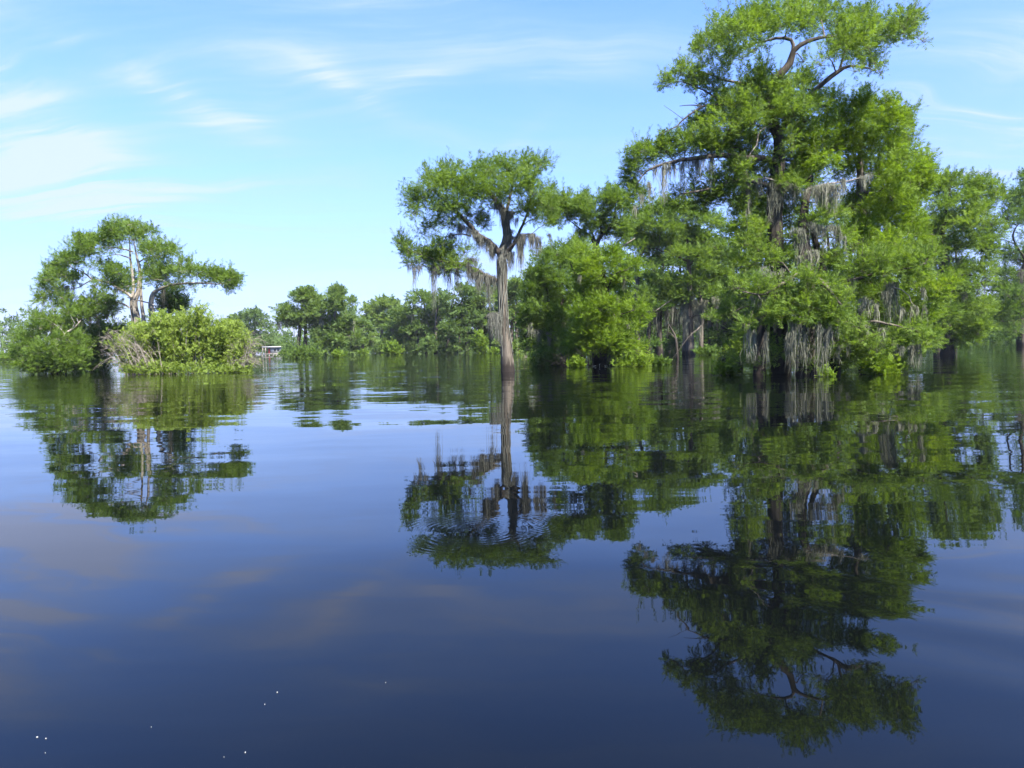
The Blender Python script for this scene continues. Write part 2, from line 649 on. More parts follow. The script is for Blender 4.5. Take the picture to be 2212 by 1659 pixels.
            ti = self.tint0 + rng.normal(0, .10) + rng.normal(0, .07, nsub)[own] + rng.normal(0, .11, nn)
            sprays(lb, sp, dr, sz, self.nleaf, rng, ti)
            if self.Y < 90:                                        # longer shoots that break the outline
                for _ in range(int(rng.integers(2, 5))):
                    o3 = rng.normal(0, 1, 3)
                    o3[2] = abs(o3[2]) * .8
                    o3 /= np.linalg.norm(o3)
                    b0 = c + o3 * np.array([a, a, h]) * .75
                    d3 = o3 * .7 + np.array([0, 0, .75]) + rng.normal(0, .25, 3)
                    d3 /= np.linalg.norm(d3)
                    ln = rng.uniform(.8, 1.9) * self.spray * 1.5
                    k3 = 9
                    tt = np.linspace(0, 1, k3)
                    ax = b0[None] + d3[None] * ln * tt[:, None]
                    side = rng.normal(0, 1, (k3, 3))
                    side -= side @ d3[:, None] * d3[None]
                    side /= np.linalg.norm(side, axis=1)[:, None]
                    sprays(lb, ax, side * .75 + d3[None] * (.45 + tt[:, None] * .8), self.spray * (.85 - .4 * tt) * rng.uniform(.8, 1.2, k3), self.nleaf, rng, np.full(k3, self.tint0 + .1) + rng.normal(0, .08, k3))
                    tube(wb, np.array([(*b0, .008), (*(b0 + d3 * ln), .003)]), 3, cap=False)
        # moss beards
        mossb = {}
        near = self.Y < 90
        for (u, v0, dv, hw, dd, am) in self.moss:
            L = dv * self.ppm
            rad = hw * self.ppm
            nt = max(1, int(round(rad / (0.12 if not far else .25))))
            mb, lid = Buf(), None
            for k in range(nt):
                uu = u + rng.uniform(-1, 1) * hw * (nt > 1)
                top = P(uu, v0 + rng.uniform(-2, 2), self.Y + dd + rng.normal(0, rad * .6))
                if lid is None:
                    lid = nodes[int(np.argmin(np.linalg.norm(pos - top, axis=1)))][2]
                ll = L * (rng.uniform(.45, 1.05) if nt > 1 else 1.0)
                moss_tail(mb, top, min(ll, top[2] - 0.05), min(rad, 0.17 if not far else .35), int((80 if not far else 26) * min(am * self.moss_amount, 2.3)), rng, 0.0125 + self.Y * .00008 if not far else self.Y * .0006)
            mossb.setdefault(lid, []).append(mb)
        # parts
        for k in sorted(set(list(wood) + list(leaves) + list(mossb) + list(range(len(self.limbs)))) | ({-1} if wood else set())):
            b = wood.get(k, Buf())
            dead = False
            if k >= 0:
                L = self.limbs[k]
                dead = L["dead"]
                tube(b, L["path"], 8 if not far else 5, 0.08 if not far else 0, 0.2, rng)
            if not b.v:
                b = Buf()
            o = b.build("branch" if k >= 0 else "crown", self.bark if not dead else M_BARK_DARK if dead == 'dark' else M_BARK_PALE if self.bark is not M_BARK_DARK else M_TWIG, root, org, smooth=True)
            if o is None:
                o = root
            if dead:
                o["label"] = "bare dead branch without leaves"
            if k in leaves:
                leaves[k].build("foliage", self.leaf, o, org, tint=True)
            if k in mossb:
                if near:
                    for mb in mossb[k]:
                        mb.build("hanging_moss", self.moss_mat, o, org)
                else:
                    al = Buf()
                    for mb in mossb[k]:
                        al.add(np.concatenate(mb.v), np.concatenate(mb.f))
                    al.build("hanging_moss", self.moss_mat, o, org)["kind"] = "stuff"
        return root

    def wrap_moss(self, path, n, w, turns, zmin=0.62):
        """ropes of moss and vine that run down a trunk"""
        rng = self.rng
        b = Buf()
        for _ in range(n):
            a0 = rng.uniform(0, 6.28)
            i0, i1 = sorted(rng.integers(0, len(path), 2))
            if i1 - i0 < 8:
                continue
            seg = path[i0:i1:2]
            seg = seg[seg[:, 2] > zmin]
            if len(seg) < 4:
                continue
            t = np.linspace(0, 1, len(seg))
            a = a0 + turns * t * (i1 - i0) / len(path) * rng.uniform(-.5, 1.4) + np.cumsum(rng.normal(0, .16, len(seg)))
            rr = seg[:, 3] * 1.05 + rng.uniform(0.0, .07)
            c = seg[:, :3].copy()
            c[:, 0] += np.cos(a) * rr
            c[:, 1] += np.sin(a) * rr
            rad = w * rng.uniform(.5, 1.3) * np.sin(np.pi * np.clip(t, .06, .94)) ** .5
            tube(b, np.column_stack([c, rad]), 5)
        b.build("trunk_moss", M_ROPE, self.root, self.org, smooth=True)
        # loose strands on the trunk
        b = Buf()
        k = rng.integers(0, len(path), n * 9)
        k = k[path[k, 2] > zmin + 0.9]
        a = rng.uniform(0, 6.28, len(k))
        top = path[k, :3].copy()
        top[:, 0] += np.cos(a) * path[k, 3] * 1.06
        top[:, 1] += np.sin(a) * path[k, 3] * 1.06
        strands(b, top, rng.uniform(.3, 1.0, len(k)), np.full(len(k), .022), rng, sway=.02)
        b.build("hanging_moss", self.moss_mat, self.root, self.org)
# ------------------------------------------------------------------ water
def make_water():
    mt, n, out = new_mat("dark_swamp_water")
    geo = n.node('ShaderNodeNewGeometry')
    x, y, z = n.sep(geo.outputs['Position'])

    def wave(sx, sy, rot, detail, rough=0.5):
        mp = n.node('ShaderNodeMapping')
        n.put(mp.inputs[0], geo.outputs['Position'])
        mp.inputs['Rotation'].default_value = (0, 0, math.radians(rot))
        mp.inputs['Scale'].default_value = (sx, sy, 1)
        return n.sep(n.noise(mp.outputs[0], 1.0, detail, rough, 0.3).outputs['Color'])

    def amp(v, a):
        return n.math('MULTIPLY', n.math('SUBTRACT', v, 0.5), a)

    patch = n.step(wave(0.035, 0.09, 8, 2)[0], 0.40, 0.62)
    out_far = n.step(y, 9.0, 34.0)                     # calm in the lee of the boat, light air farther out
    swell = wave(0.22, 0.55, 6, 1)
    rip = wave(0.7, 2.6, -5, 2)
    fine = wave(2.2, 8.0, 9, 2)
    k_far = n.math('ADD', 0.28, n.math('MULTIPLY', out_far, n.math('ADD', 0.70, n.math('MULTIPLY', patch, 1.4))))
    sx = n.math('ADD', amp(swell[0], 0.016), n.math('MULTIPLY', n.math('ADD', amp(rip[0], 0.012), amp(fine[0], 0.004)), k_far))
    sy = n.math('ADD', amp(swell[1], 0.052), n.math('MULTIPLY', n.math('ADD', amp(rip[1], 0.072), amp(fine[1], 0.034)), k_far))
    brk2 = n.noise(geo.outputs['Position'], 1.6, 3).outputs['Fac']
    brk = n.noise(geo.outputs['Position'], 2.3, 2).outputs['Fac']
    # rings where something just touched the surface
    for (u, v, rmax, k, a) in ((1040, 1146, 0.70, 112.0, 0.013), (1120, 1130, 0.46, 150.0, 0.010)):
        c = water_at(u, v)
        dx = n.math('SUBTRACT', x, float(c[0]))
        dy = n.math('SUBTRACT', y, float(c[1]))
        r = n.math('SQRT', n.math('ADD', n.math('ADD', n.math('MULTIPLY', dx, dx), n.math('MULTIPLY', dy, dy)), 1e-5))
        env = n.math('MULTIPLY', n.step(r, rmax * 1.08, rmax * 0.86), n.step(r, 0.0, rmax * 0.8, 0.25, 1.0))
        s = n.math('MULTIPLY', n.math('MULTIPLY', n.math('SINE', n.math('ADD', n.math('MULTIPLY', r, k), amp(brk2, 16.0))), a), n.math('MULTIPLY', env, n.step(brk, 0.36, 0.62)))
        sx = n.math('ADD', sx, n.math('DIVIDE', n.math('MULTIPLY', s, dx), r))
        sy = n.math('ADD', sy, n.math('DIVIDE', n.math('MULTIPLY', s, dy), r))
    # spent wake of the boat, long low ridges running away on the right
    c = water_at(2080, 1360)
    qx, qy = 0.55, 0.835
    t = n.math('ADD', n.math('MULTIPLY', n.math('SUBTRACT', x, float(c[0])), qx), n.math('MULTIPLY', n.math('SUBTRACT', y, float(c[1])), qy))
    t = n.math('ADD', t, amp(swell[2], 0.5))
    env = n.math('EXPONENT', n.math('MULTIPLY', n.math('MULTIPLY', t, t), -1.3))
    s = n.math('MULTIPLY', n.math('MULTIPLY', n.math('SINE', n.math('MULTIPLY', t, 10.0)), 0.020), n.math('MULTIPLY', env, n.step(x, 1.0, 2.3)))
    sx = n.math('ADD', sx, n.math('MULTIPLY', s, qx))
    sy = n.math('ADD', sy, n.math('MULTIPLY', s, qy))
    nv = n.node('ShaderNodeVectorMath', operation='NORMALIZE')
    n.put(nv.inputs[0], n.comb(sx, sy, 1.0))
    pb = n.node('ShaderNodeBsdfPrincipled')
    pb.inputs['Base Color'].default_value = (0.0014, 0.0018, 0.0022, 1)
    pb.inputs['Roughness'].default_value = 0.012
    pb.inputs['IOR'].default_value = 1.34
    n.put(pb.inputs['Normal'], nv.outputs[0])
    n.put(out.inputs[0], pb.outputs[0])
    b = Buf()
    S = 2200
    b.add([[-S, -S, 0], [S, -S, 0], [S, S, 0], [-S, S, 0]], [[0, 1, 2], [0, 2, 3]])
    o = b.build("water", mt)
    tag(o, "calm dark lake water mirroring sky and trees", kind='structure')


make_water()


# ------------------------------------------------------------------ trees read from the photograph
def lone_cypress():
    T = Tree("cypress_tree", "slender cypress standing alone in open water, its trunk wrapped in grey moss", "tree", 39.6, 11, M_LEAF, M_BARK,
             spray=0.30, depth=2.6, dens=.76, layers=2, tint0=0.66, moss_mat=M_ROPE)  # beards take the darker rope moss, their backlit shade put into the colour
    T.moss_amount = 1.7
    T.trunk(3, [(942, 1560, 0, 0.40), (937, 1500, 0, 0.345), (930, 1400, 0, 0.260), (915, 1280, 0, 0.235), (905, 1080, 0, 0.218), (900, 900, 0, 0.210), (897, 800, 0, 0.210), (905, 740, 0.05, 0.168), (935, 670, .1, 0.143), (925, 580, .1, 0.130), (910, 480, 0, 0.109), (850, 400, -.2, 0.076), (790, 320, -.4, 0.050), (760, 250, -.5, 0.025)])
    T.limb(3, [(895, 790, 0, .17), (830, 705, -.2, .15), (730, 630, -.5, .12), (620, 515, -.9, .085), (540, 440, -1.1, .06), (450, 360, -1.2, .03)])
    T.limb(3, [(915, 520, 0, .10), (955, 380, .4, .075), (975, 280, .6, .05), (1010, 190, .7, .03)])
    T.limb(3, [(925, 800, 0, .12), (980, 700, .4, .095), (1040, 580, .9, .07), (1085, 480, 1.2, .05), (1150, 420, 1.4, .03)])
    T.limb(3, [(915, 790, 0, .07), (960, 720, -.3, .06), (1040, 655, -.5, .045), (1100, 640, -.6, .03), (1140, 690, -.7, .018)])
    T.limb(3, [(872, 955, 0, .10), (780, 912, -.4, .085), (700, 870, -.7, .075), (610, 835, -.9, .06), (500, 825, -1.1, .05), (400, 795, -1.2, .035), (300, 755, -1.3, .025), (190, 690, -1.4, .012)])
    T.limb(3, [(690, 650, -.4, .045), (600, 640, -.7, .035), (500, 660, -.9, .025), (430, 640, -1, .015)])
    T.limb(3, [(885, 1185, -.1, .03), (845, 1178, -.3, .022), (812, 1182, -.4, .012)], dead=True)
    T.pad(3, [(320, 430, 90, 75), (400, 340, 80, 60), (450, 300, 95, 80), (400, 240, 55, 45, .7), (560, 270, 110, 85), (500, 210, 40, 45, .6), (690, 230, 110, 80), (830, 190, 80, 75), (780, 300, 120, 95),
              (950, 180, 80, 70), (1050, 180, 80, 75), (1150, 160, 65, 55), (1190, 190, 35, 30, .6), (1000, 300, 115, 80), (1110, 330, 90, 60), (1170, 400, 90, 60), (600, 420, 110, 80), (460, 460, 100, 60),
              (420, 590, 70, 40, .7), (360, 640, 40, 26, .6), (560, 560, 80, 45, .8), (690, 500, 90, 60), (840, 400, 80, 60, .8), (1050, 440, 90, 50), (1090, 530, 80, 45, .65), (1180, 560, 60, 45, .55), (760, 570, 60, 40, .8), (480, 690, 60, 30, .6), (560, 720, 60, 35, .7),
              (640, 360, 100, 70), (900, 300, 80, 60, .8), (300, 500, 60, 40, .7), (1240, 450, 60, 60, .8)])
    T.pad(3, [(200, 690, 34, 34, .8), (265, 760, 60, 50, .9), (300, 830, 55, 38, .7), (400, 800, 55, 42), (480, 750, 65, 38), (560, 760, 55, 30, .7), (600, 880, 55, 35, .8), (645, 760, 45, 25, .7), (440, 860, 50, 35, .7), (700, 770, 24, 24, .5), (530, 880, 55, 30, .6), (735, 875, 18, 20, .5), (360, 770, 60, 36), (430, 810, 70, 40), (520, 800, 70, 36), (590, 830, 60, 36), (240, 720, 46, 40), (470, 870, 60, 30, .7)], dd=-1.1)
    T.tails(3, [(310, 860, 1020, 14, -1.2, .6), (345, 850, 930, 20, -1.2, .5), (275, 850, 920, 16, -1.2, .4), (430, 850, 1160, 18, -1.1, .8), (468, 860, 1000, 24, -1.1), (505, 850, 980, 20, -1.0, .7), (540, 860, 1060, 14, -1, .7), (590, 850, 1090, 16, -.9, .7), (625, 840, 960, 26, -.8, .7),
                (680, 800, 950, 30, -.8, 1.2), (665, 830, 990, 20, -.7), (715, 870, 980, 30, -.6, 1.3), (750, 890, 1060, 32, -.5, 1.5), (797, 915, 1175, 18, -.4, 1.7), (775, 905, 1090, 24, -.4, 1.3), (825, 930, 1010, 26, -.2, 1.2), (855, 945, 1040, 20, -.1, 1),
                (715, 620, 740, 26, -.6, 1.2), (750, 650, 770, 30, -.5, 1.3), (790, 680, 800, 30, -.3, 1.3), (825, 710, 830, 26, -.2, 1.2), (660, 590, 700, 30, -.7, .8), (860, 740, 860, 24, -.1, 1.2), (620, 580, 700, 24, -.8, .6), (570, 640, 720, 26, -.8, .5),
                (965, 620, 760, 24, .2, 1), (985, 660, 840, 30, -.1, 1.2), (1020, 660, 850, 24, -.4, 1.2), (1026, 690, 930, 9, -.4, .7), (1055, 645, 820, 24, -.5, 1.1), (1100, 640, 760, 26, -.6, 1.1), (1140, 660, 800, 18, -.7, 1), (1158, 690, 770, 8, -.7, .5), (1222, 640, 760, 9, 1.2, .5), (955, 760, 890, 20, 0, 1),
                (930, 490, 640, 26, -.1, 1.3), (965, 500, 610, 24, .2, 1.1), (1000, 530, 600, 20, .3, .7), (905, 480, 560, 24, 0, 1), (870, 440, 540, 20, -.2, .8),
                (828, 1180, 1330, 16, -.3, 1.6), (850, 1180, 1385, 18, -.3, 1.6), (872, 1190, 1360, 14, -.2, 1.2), (815, 1185, 1290, 10, -.4, 1.0), (945, 760, 900, 20, 0, 1.1), (895, 800, 960, 20, -.25, 1.2)])
    T.build()
    T.wrap_moss(T.trunks[0], 58, .034, 5.5)


def great_cypress():
    T = Tree("cypress_tree", "tallest cypress of all, with a long left limb and thick beards of moss", "tree", 30, 21, M_LEAF, M_BARK,
             spray=0.29, depth=2.6, dens=1.0, layers=2, tint0=0.66)
    T.trunk(0, [(1690, 806, 1.3, .44), (1688, 780, 1.2, .38), (1684, 720, .9, .34), (1680, 620, .4, .34), (1677, 522, .3, .32), (1674, 462, .3, .31), (1676, 400, .3, .28), (1683, 330, .3, .22), (1679, 288, .3, .20), (1664, 262, .2, .19), (1660, 215, 0, .18), (1671, 177, -.2, .165), (1690, 155, -.3, .155), (1706, 137, -.3, .145), (1714, 110, -.4, .115), (1728, 98, -.5, .09), (1743, 90, -.6, .078), (1781, 80, -.8, .055), (1826, 78, -1, .04), (1880, 70, -1, .02)], mat=M_BARK_DARK)  # brown trunks darkened further: shade under the boughs is put into the bark colour
    T.trunk(0, [(1742, 806, 0, .42), (1742, 760, -.2, .33), (1743, 680, -.4, .30), (1743, 581, -.6, .29), (1740, 551, -.6, .27), (1735, 507, -.5, .22), (1738, 450, -.3, .16), (1752, 380, 0, .10)], mat=M_BARK_DARK)
    T.trunk(0, [(1640, 804, .9, .32), (1644, 740, .9, .22), (1652, 650, .8, .20), (1662, 540, .6, .14), (1670, 440, .4, .09)], mat=M_BARK_DARK)
    T.trunk(0, [(1800, 806, .5, .34), (1796, 740, .5, .28), (1788, 660, .4, .22), (1770, 560, .2, .15), (1752, 480, 0, .08)], mat=M_BARK_DARK)
    T.limb(0, [(1683, 345, .2, .13), (1620, 342, -.4, .12), (1564, 336, -.8, .105), (1519, 338, -1.1, .09), (1471, 346, -1.4, .07), (1433, 355, -1.5, .05), (1395, 372, -1.6, .03), (1375, 400, -1.6, .015)])
    T.limb(0, [(1676, 405, .2, .11), (1630, 392, -.2, .10), (1583, 390, -.5, .08), (1551, 403, -.7, .06), (1506, 413, -.9, .04), (1470, 418, -1, .02)])
    T.limb(0, [(1660, 245, .1, .07), (1605, 232, -.3, .05), (1551, 226, -1.2, .045), (1516, 229, -1.3, .040), (1501, 240, -1.3, .036), (1487, 250, -1.4, .032), (1472, 262, -1.4, .028), (1464, 272, -1.4, .022), (1445, 281, -1.5, .018), (1421, 293, -1.5, .010)], dead='dark')
    T.limb(0, [(1516, 229, -1.3, .026), (1492, 227, -1.4, .020), (1468, 229, -1.4, .010)], dead='dark')
    T.limb(0, [(1476, 258, -1.4, .013), (1452, 240, -1.4, .009), (1434, 228, -1.4, .006)], dead='dark')
    T.limb(0, [(1668, 190, -.1, .085), (1630, 184, -.4, .07), (1593, 179, -.7, .055), (1567, 174, -.9, .045), (1532, 160, -1, .03), (1497, 154, -1.1, .015)])
    T.limb(0, [(1655, 230, 0, .075), (1600, 225, -.4, .06), (1557, 218, -.7, .045), (1532, 202, -.9, .035), (1506, 189, -1, .025), (1465, 176, -1.1, .015), (1433, 189, -1.1, .008)])
    T.limb(0, [(1714, 109, -.4, .075), (1708, 86, -.3, .07), (1676, 83, -.1, .06), (1647, 90, 0, .04), (1610, 96, .2, .02)])
    T.limb(0, [(1671, 170, -.2, .045), (1664, 155, -.5, .035), (1645, 143, -.7, .02)])
    T.limb(0, [(1680, 290, .2, .12), (1715, 245, 0, .11), (1746, 211, -.2, .105), (1772, 186, -.4, .10), (1807, 157, -.6, .09), (1822, 147, -.7, .07), (1852, 144, -.8, .04), (1880, 148, -.9, .025), (1899, 160, -.9, .012)])
    T.limb(0, [(1812, 152, -.6, .055), (1820, 128, -.7, .045), (1826, 105, -.8, .03), (1850, 80, -.9, .015)])
    T.limb(6, [(650, 130, -.5, .04), (760, 90, -.9, .035), (850, 80, -1.1, .03), (970, 60, -1.3, .025), (1080, 25, -1.5, .012)], dead=True)
    T.limb(6, [(440, 70, -.2, .045), (350, 45, -.7, .032), (240, 55, -1, .014)], dead=True)
    T.limb(5, [(1060, 840, 0, .035), (980, 890, -.6, .028), (960, 980, -.8, .022), (915, 1040, -.9, .016), (910, 1110, -1, .010)], dead=True)
    T.limb(6, [(640, 690, -1, .10), (720, 760, -1.8, .085), (820, 860, -2.4, .065), (900, 960, -2.8, .04)])
    T.limb(6, [(600, 720, -1, .08), (480, 800, -1.8, .06), (330, 880, -2.4, .045), (180, 860, -2.6, .02)])
    T.limb(6, [(830, 800, 0, .09), (1000, 770, -.8, .075), (1200, 720, -1.3, .06), (1400, 690, -1.6, .04), (1540, 640, -1.7, .02)])
    T.limb(6, [(820, 1010, 0, .07), (1000, 1060, -.8, .06), (1180, 1085, -1.2, .05), (1300, 1110, -1.4, .04), (1480, 1160, -1.5, .02)])
    T.limb(6, [(1215, 820, -1.2, .028), (1330, 845, -1.4, .024), (1385, 890, -1.5, .02), (1400, 940, -1.5, .015), (1440, 970, -1.5, .008)], dead=True)
    # top
    T.pad(5, [(900, 130, 110, 70), (1050, 90, 120, 75), (1200, 75, 120, 75), (1390, 90, 105, 70), (1310, 150, 100, 70), (780, 190, 100, 65), (690, 150, 55, 45, .8), (660, 290, 100, 60), (580, 320, 55, 55), (880, 230, 110, 60), (780, 330, 90, 50), (860, 400, 80, 40, .7), (760, 430, 50, 34, .6),
              (940, 330, 80, 40, .7), (1120, 150, 110, 60), (1500, 140, 85, 70), (1620, 130, 75, 65), (1710, 100, 60, 55), (1560, 230, 100, 60), (1690, 220, 105, 70), (1820, 170, 90, 75), (1850, 250, 65, 45), (1950, 200, 75, 55), (2040, 120, 50, 36, .8), (1980, 130, 60, 40), (2080, 275, 45, 20, .6), (1950, 260, 55, 30, .6),
              (1590, 320, 100, 50), (1490, 320, 75, 45, .8), (1690, 320, 80, 45), (1650, 370, 95, 40), (1760, 420, 70, 40, .8), (1800, 490, 26, 40, .45), (1620, 480, 45, 26, .5), (1730, 480, 40, 22, .4), (1440, 370, 65, 40, .7), (1390, 430, 60, 45, .55), (1010, 420, 60, 40, .45), (1280, 400, 50, 40, .5), (1010, 150, 90, 50), (1240, 200, 80, 36, .6)], dens=.8)
    # left sprays
    T.pad(5, [(450, 480, 65, 42), (360, 560, 55, 32), (540, 510, 80, 48), (600, 440, 40, 24, .6), (560, 570, 80, 36), (690, 600, 70, 45, .6), (740, 520, 50, 34, .6), (700, 650, 60, 40, .6)], dd=-.9)
    # middle
    T.pad(5, [(900, 560, 105, 75), (1000, 550, 95, 70), (1120, 600, 115, 80), (1240, 560, 100, 70, .8), (1290, 640, 85, 50, .8), (820, 680, 105, 70), (950, 670, 115, 80), (1080, 720, 115, 70), (1210, 730, 110, 70), (1290, 820, 90, 60), (1140, 790, 90, 45), (950, 790, 100, 65), (820, 790, 105, 70), (700, 760, 100, 60), (600, 830, 85, 50),
              (720, 870, 115, 75), (850, 900, 85, 60), (780, 990, 85, 60), (820, 1110, 75, 70), (1190, 970, 60, 50, .8), (900, 1160, 60, 60, .8), (1000, 1060, 90, 50, .8), (1180, 930, 60, 40, .6)])
    T.pad(5, [(560, 920, 95, 65), (430, 935, 100, 42), (340, 975, 75, 42), (620, 990, 110, 42), (480, 1010, 90, 36), (180, 1010, 70, 42), (100, 1070, 45, 45), (220, 1070, 75, 36), (150, 1140, 60, 40), (100, 1200, 45, 70), (150, 1290, 55, 60), (200, 1350, 40, 45, .7), (140, 1400, 24, 26, .6), (360, 1030, 70, 30), (690, 1000, 60, 40)], dd=-1.2)
    T.pad(5, [(500, 1330, 110, 50), (620, 1340, 95, 55), (420, 1380, 80, 40), (700, 1290, 95, 40), (560, 1220, 70, 42, .5), (690, 1200, 70, 40, .7), (780, 1260, 80, 60), (840, 1350, 80, 70), (500, 1150, 60, 30, .3)], dd=-.5)
    # sprays below, near the viewer
    T.pad(6, [(1050, 620, 75, 45), (1150, 640, 100, 60), (1300, 650, 110, 70), (1440, 640, 100, 60), (1545, 610, 55, 36), (1180, 720, 90, 40), (1350, 740, 95, 45), (950, 690, 65, 36), (1470, 720, 80, 40)], dd=-1.5)
    T.pad(6, [(650, 750, 65, 50), (150, 830, 65, 42), (300, 820, 95, 45), (350, 860, 90, 45), (590, 830, 85, 50), (780, 850, 100, 55), (890, 890, 75, 50), (700, 940, 115, 55), (510, 950, 115, 55), (360, 1000, 95, 45), (200, 1090, 55, 28), (820, 1010, 105, 50), (650, 1040, 115, 46), (890, 1075, 105, 42), (1000, 1110, 45, 22), (480, 1030, 90, 36)], dd=-2.4)
    T.pad(6, [(250, 660, 95, 36), (390, 650, 80, 34), (300, 560, 70, 50), (480, 600, 50, 40, .8), (200, 480, 80, 60), (150, 330, 70, 80), (300, 400, 60, 60), (120, 640, 60, 40), (720, 330, 95, 40), (850, 310, 85, 40), (760, 200, 60, 30, .4), (560, 80, 90, 50), (450, 60, 60, 30, .7), (800, 600, 90, 60, .8), (560, 470, 80, 50, .8), (880, 470, 80, 50)], dd=-.6)
    T.pad(6, [(1440, 1130, 100, 45), (1540, 1180, 65, 45), (1350, 1180, 85, 50), (1500, 1240, 90, 36), (1150, 1150, 95, 50, .8), (1250, 1220, 90, 45), (1060, 1210, 70, 45), (1000, 1260, 80, 60), (1130, 1290, 90, 45), (900, 1180, 90, 50, .8), (1330, 1290, 70, 36, .8)], dd=-1.2)
    T.pad(6, [(420, 1330, 60, 50, .5), (680, 1330, 60, 60, .55), (860, 1330, 70, 60, .7), (320, 1360, 60, 40, .5), (600, 1250, 70, 50, .6), (160, 1380, 60, 40, .6), (450, 1230, 60, 40, .5), (760, 1400, 60, 30, .5)], dd=-.9)
    # shaded inner mass, low down behind the hanging beards
    T.pad(6, [(120, 980, 90, 80), (250, 1180, 100, 70), (420, 1200, 90, 80), (620, 1220, 100, 80), (820, 1210, 90, 80), (960, 1350, 90, 50), (150, 1300, 90, 60), (700, 1350, 120, 50), (500, 1370, 110, 45), (300, 1370, 110, 45), (850, 1390, 100, 40), (1120, 900, 90, 80), (1000, 850, 80, 80), (1350, 980, 100, 80), (1180, 1010, 90, 60), (760, 720, 90, 70), (550, 660, 80, 60), (340, 520, 80, 80), (560, 330, 70, 70)], dd=1.6)
    T.pad(5, [(x, y, 90, 70) for x, y in ((800, 960), (930, 1000), (880, 1100), (1010, 1180), (900, 1250), (780, 1200), (1030, 1300), (1180, 1280), (1250, 1180), (1330, 1120), (1100, 1090), (1230, 1020), (1300, 930), (1180, 880), (1000, 900), (900, 1380), (1060, 1420), (1220, 1380), (1340, 1300))], dd=1.7, dens=.7)
    T.tails(6, [(380, 90, 260, 34, -.3, 1.3), (430, 70, 320, 34, -.2, 1.3), (475, 100, 260, 30, -.3, 1.2), (400, 160, 380, 24, -.2, .9), (300, 60, 180, 28, -.8, .8), (225, 80, 290, 12, -.9, .8), (222, 260, 420, 9, -.9, .7),
                (540, 90, 210, 26, -.6, 1.2), (580, 110, 180, 20, -.6, .9), (700, 110, 250, 24, -1, 1.3), (740, 100, 290, 26, -1, 1.4), (790, 90, 300, 32, -1.1, 1.5), (830, 90, 320, 26, -1.2, 1.5), (870, 90, 250, 20, -1.2, 1.2), (912, 60, 160, 12, -1.3, 1), (1060, 30, 120, 24, -1.5, .9), (1100, 20, 80, 18, -1.5, .8), (630, 140, 220, 26, -.7, .9),
                (570, 400, 620, 26, -.7, .8), (610, 410, 600, 24, -.8, .8), (690, 370, 470, 26, -.9, 1), (735, 390, 500, 26, -1, 1.1), (775, 400, 570, 18, -1, 1.2), (815, 390, 480, 24, -1, 1), (862, 400, 605, 18, -1.1, 1.3), (890, 440, 540, 20, -1.1, 1), (922, 470, 660, 8, -1.1, .7), (660, 570, 690, 20, -1.1, 1.1), (715, 575, 680, 20, -1.1, 1.2), (600, 600, 700, 30, -.9, .9), (650, 640, 740, 26, -1.0, .8),
                (350, 690, 830, 26, -1.8, 1.2), (400, 720, 820, 24, -1.8, 1), (310, 740, 830, 20, -1.8, .8), (470, 700, 860, 10, -1.5, .6), (535, 780, 860, 12, -2, .8), (270, 900, 980, 24, -2.2, .8), (320, 920, 990, 20, -2.2, .8),
                (222, 1100, 1340, 9, -2.4, .8), (268, 1140, 1350, 8, -2.4, .9), (357, 1150, 1390, 6, -2.4, .5), (420, 1080, 1150, 12, -2.3, .4), (512, 1160, 1420, 8, -2.5, .7), (545, 1090, 1450, 11, -2.5, 1.2), (588, 1050, 1380, 12, -2.5, 1.0), (640, 1170, 1455, 6, -2.5, .7), (735, 1080, 1430, 8, -2.6, 1.0), (783, 1130, 1440, 10, -2.6, 1.2), (812, 1090, 1310, 7, -2.6, .7), (872, 1120, 1220, 10, -2.6, .4), (640, 1060, 1180, 16, -2.5, .7),
                (985, 780, 930, 18, -1, .8), (1060, 900, 1060, 16, -1.2, 1.1), (1035, 930, 1050, 24, -1.2, .9), (1210, 860, 960, 26, -1.3, 1), (1240, 800, 1070, 24, -1.3, 1.4), (1280, 790, 1080, 16, -1.3, 1.4), (1150, 950, 1090, 9, -1.4, 1), (1100, 930, 1050, 20, -1.2, .7), (1325, 980, 1110, 13, -1.3, 1), (1410, 960, 1090, 11, -1.5, .9), (1440, 980, 1060, 10, -1.5, .7), (1495, 960, 1100, 6, -1.5, .7), (1480, 840, 930, 13, -1.6, .9), (1200, 1130, 1240, 26, -1.3, .8),
                (1285, 1240, 1340, 18, -1.4, 1.2), (1330, 1260, 1350, 15, -1.4, 1.2), (1398, 1250, 1395, 13, -1.5, 1.5), (1425, 1250, 1340, 15, -1.5, 1.1), (1455, 1240, 1400, 13, -1.5, 1.5), (1140, 1250, 1350, 14, -1.3, .8), (1180, 1230, 1320, 14, -1.3, .8), (890, 1260, 1400, 18, -1.4, .6), (950, 1240, 1350, 14, -1.4, .5), (1080, 1100, 1200, 18, -1.3, .7)])
    T.tails(5, [(280, 1120, 1230, 22, -1.5, .8), (335, 1110, 1350, 14, -1.4, 1.5), (375, 1090, 1190, 14, -1.4, 1), (400, 1090, 1220, 10, -1.4, 1.1), (460, 1090, 1320, 12, -1.3, .8), (505, 1080, 1150, 20, -1.2, .7), (560, 1070, 1210, 24, -1.1, 1), (600, 1060, 1180, 24, -1, .9), (655, 1040, 1300, 8, -.9, .8), (530, 1080, 1140, 20, -1.1, .7), (180, 1320, 1400, 10, -1.6, .6), (235, 1230, 1390, 7, -1.6, .7), (140, 1400, 1480, 8, -1.6, .6), (1040, 860, 930, 8, -.2, .5), (930, 1070, 1110, 12, -1, .7), (905, 1280, 1440, 10, -.9, .8)])
    T.build()


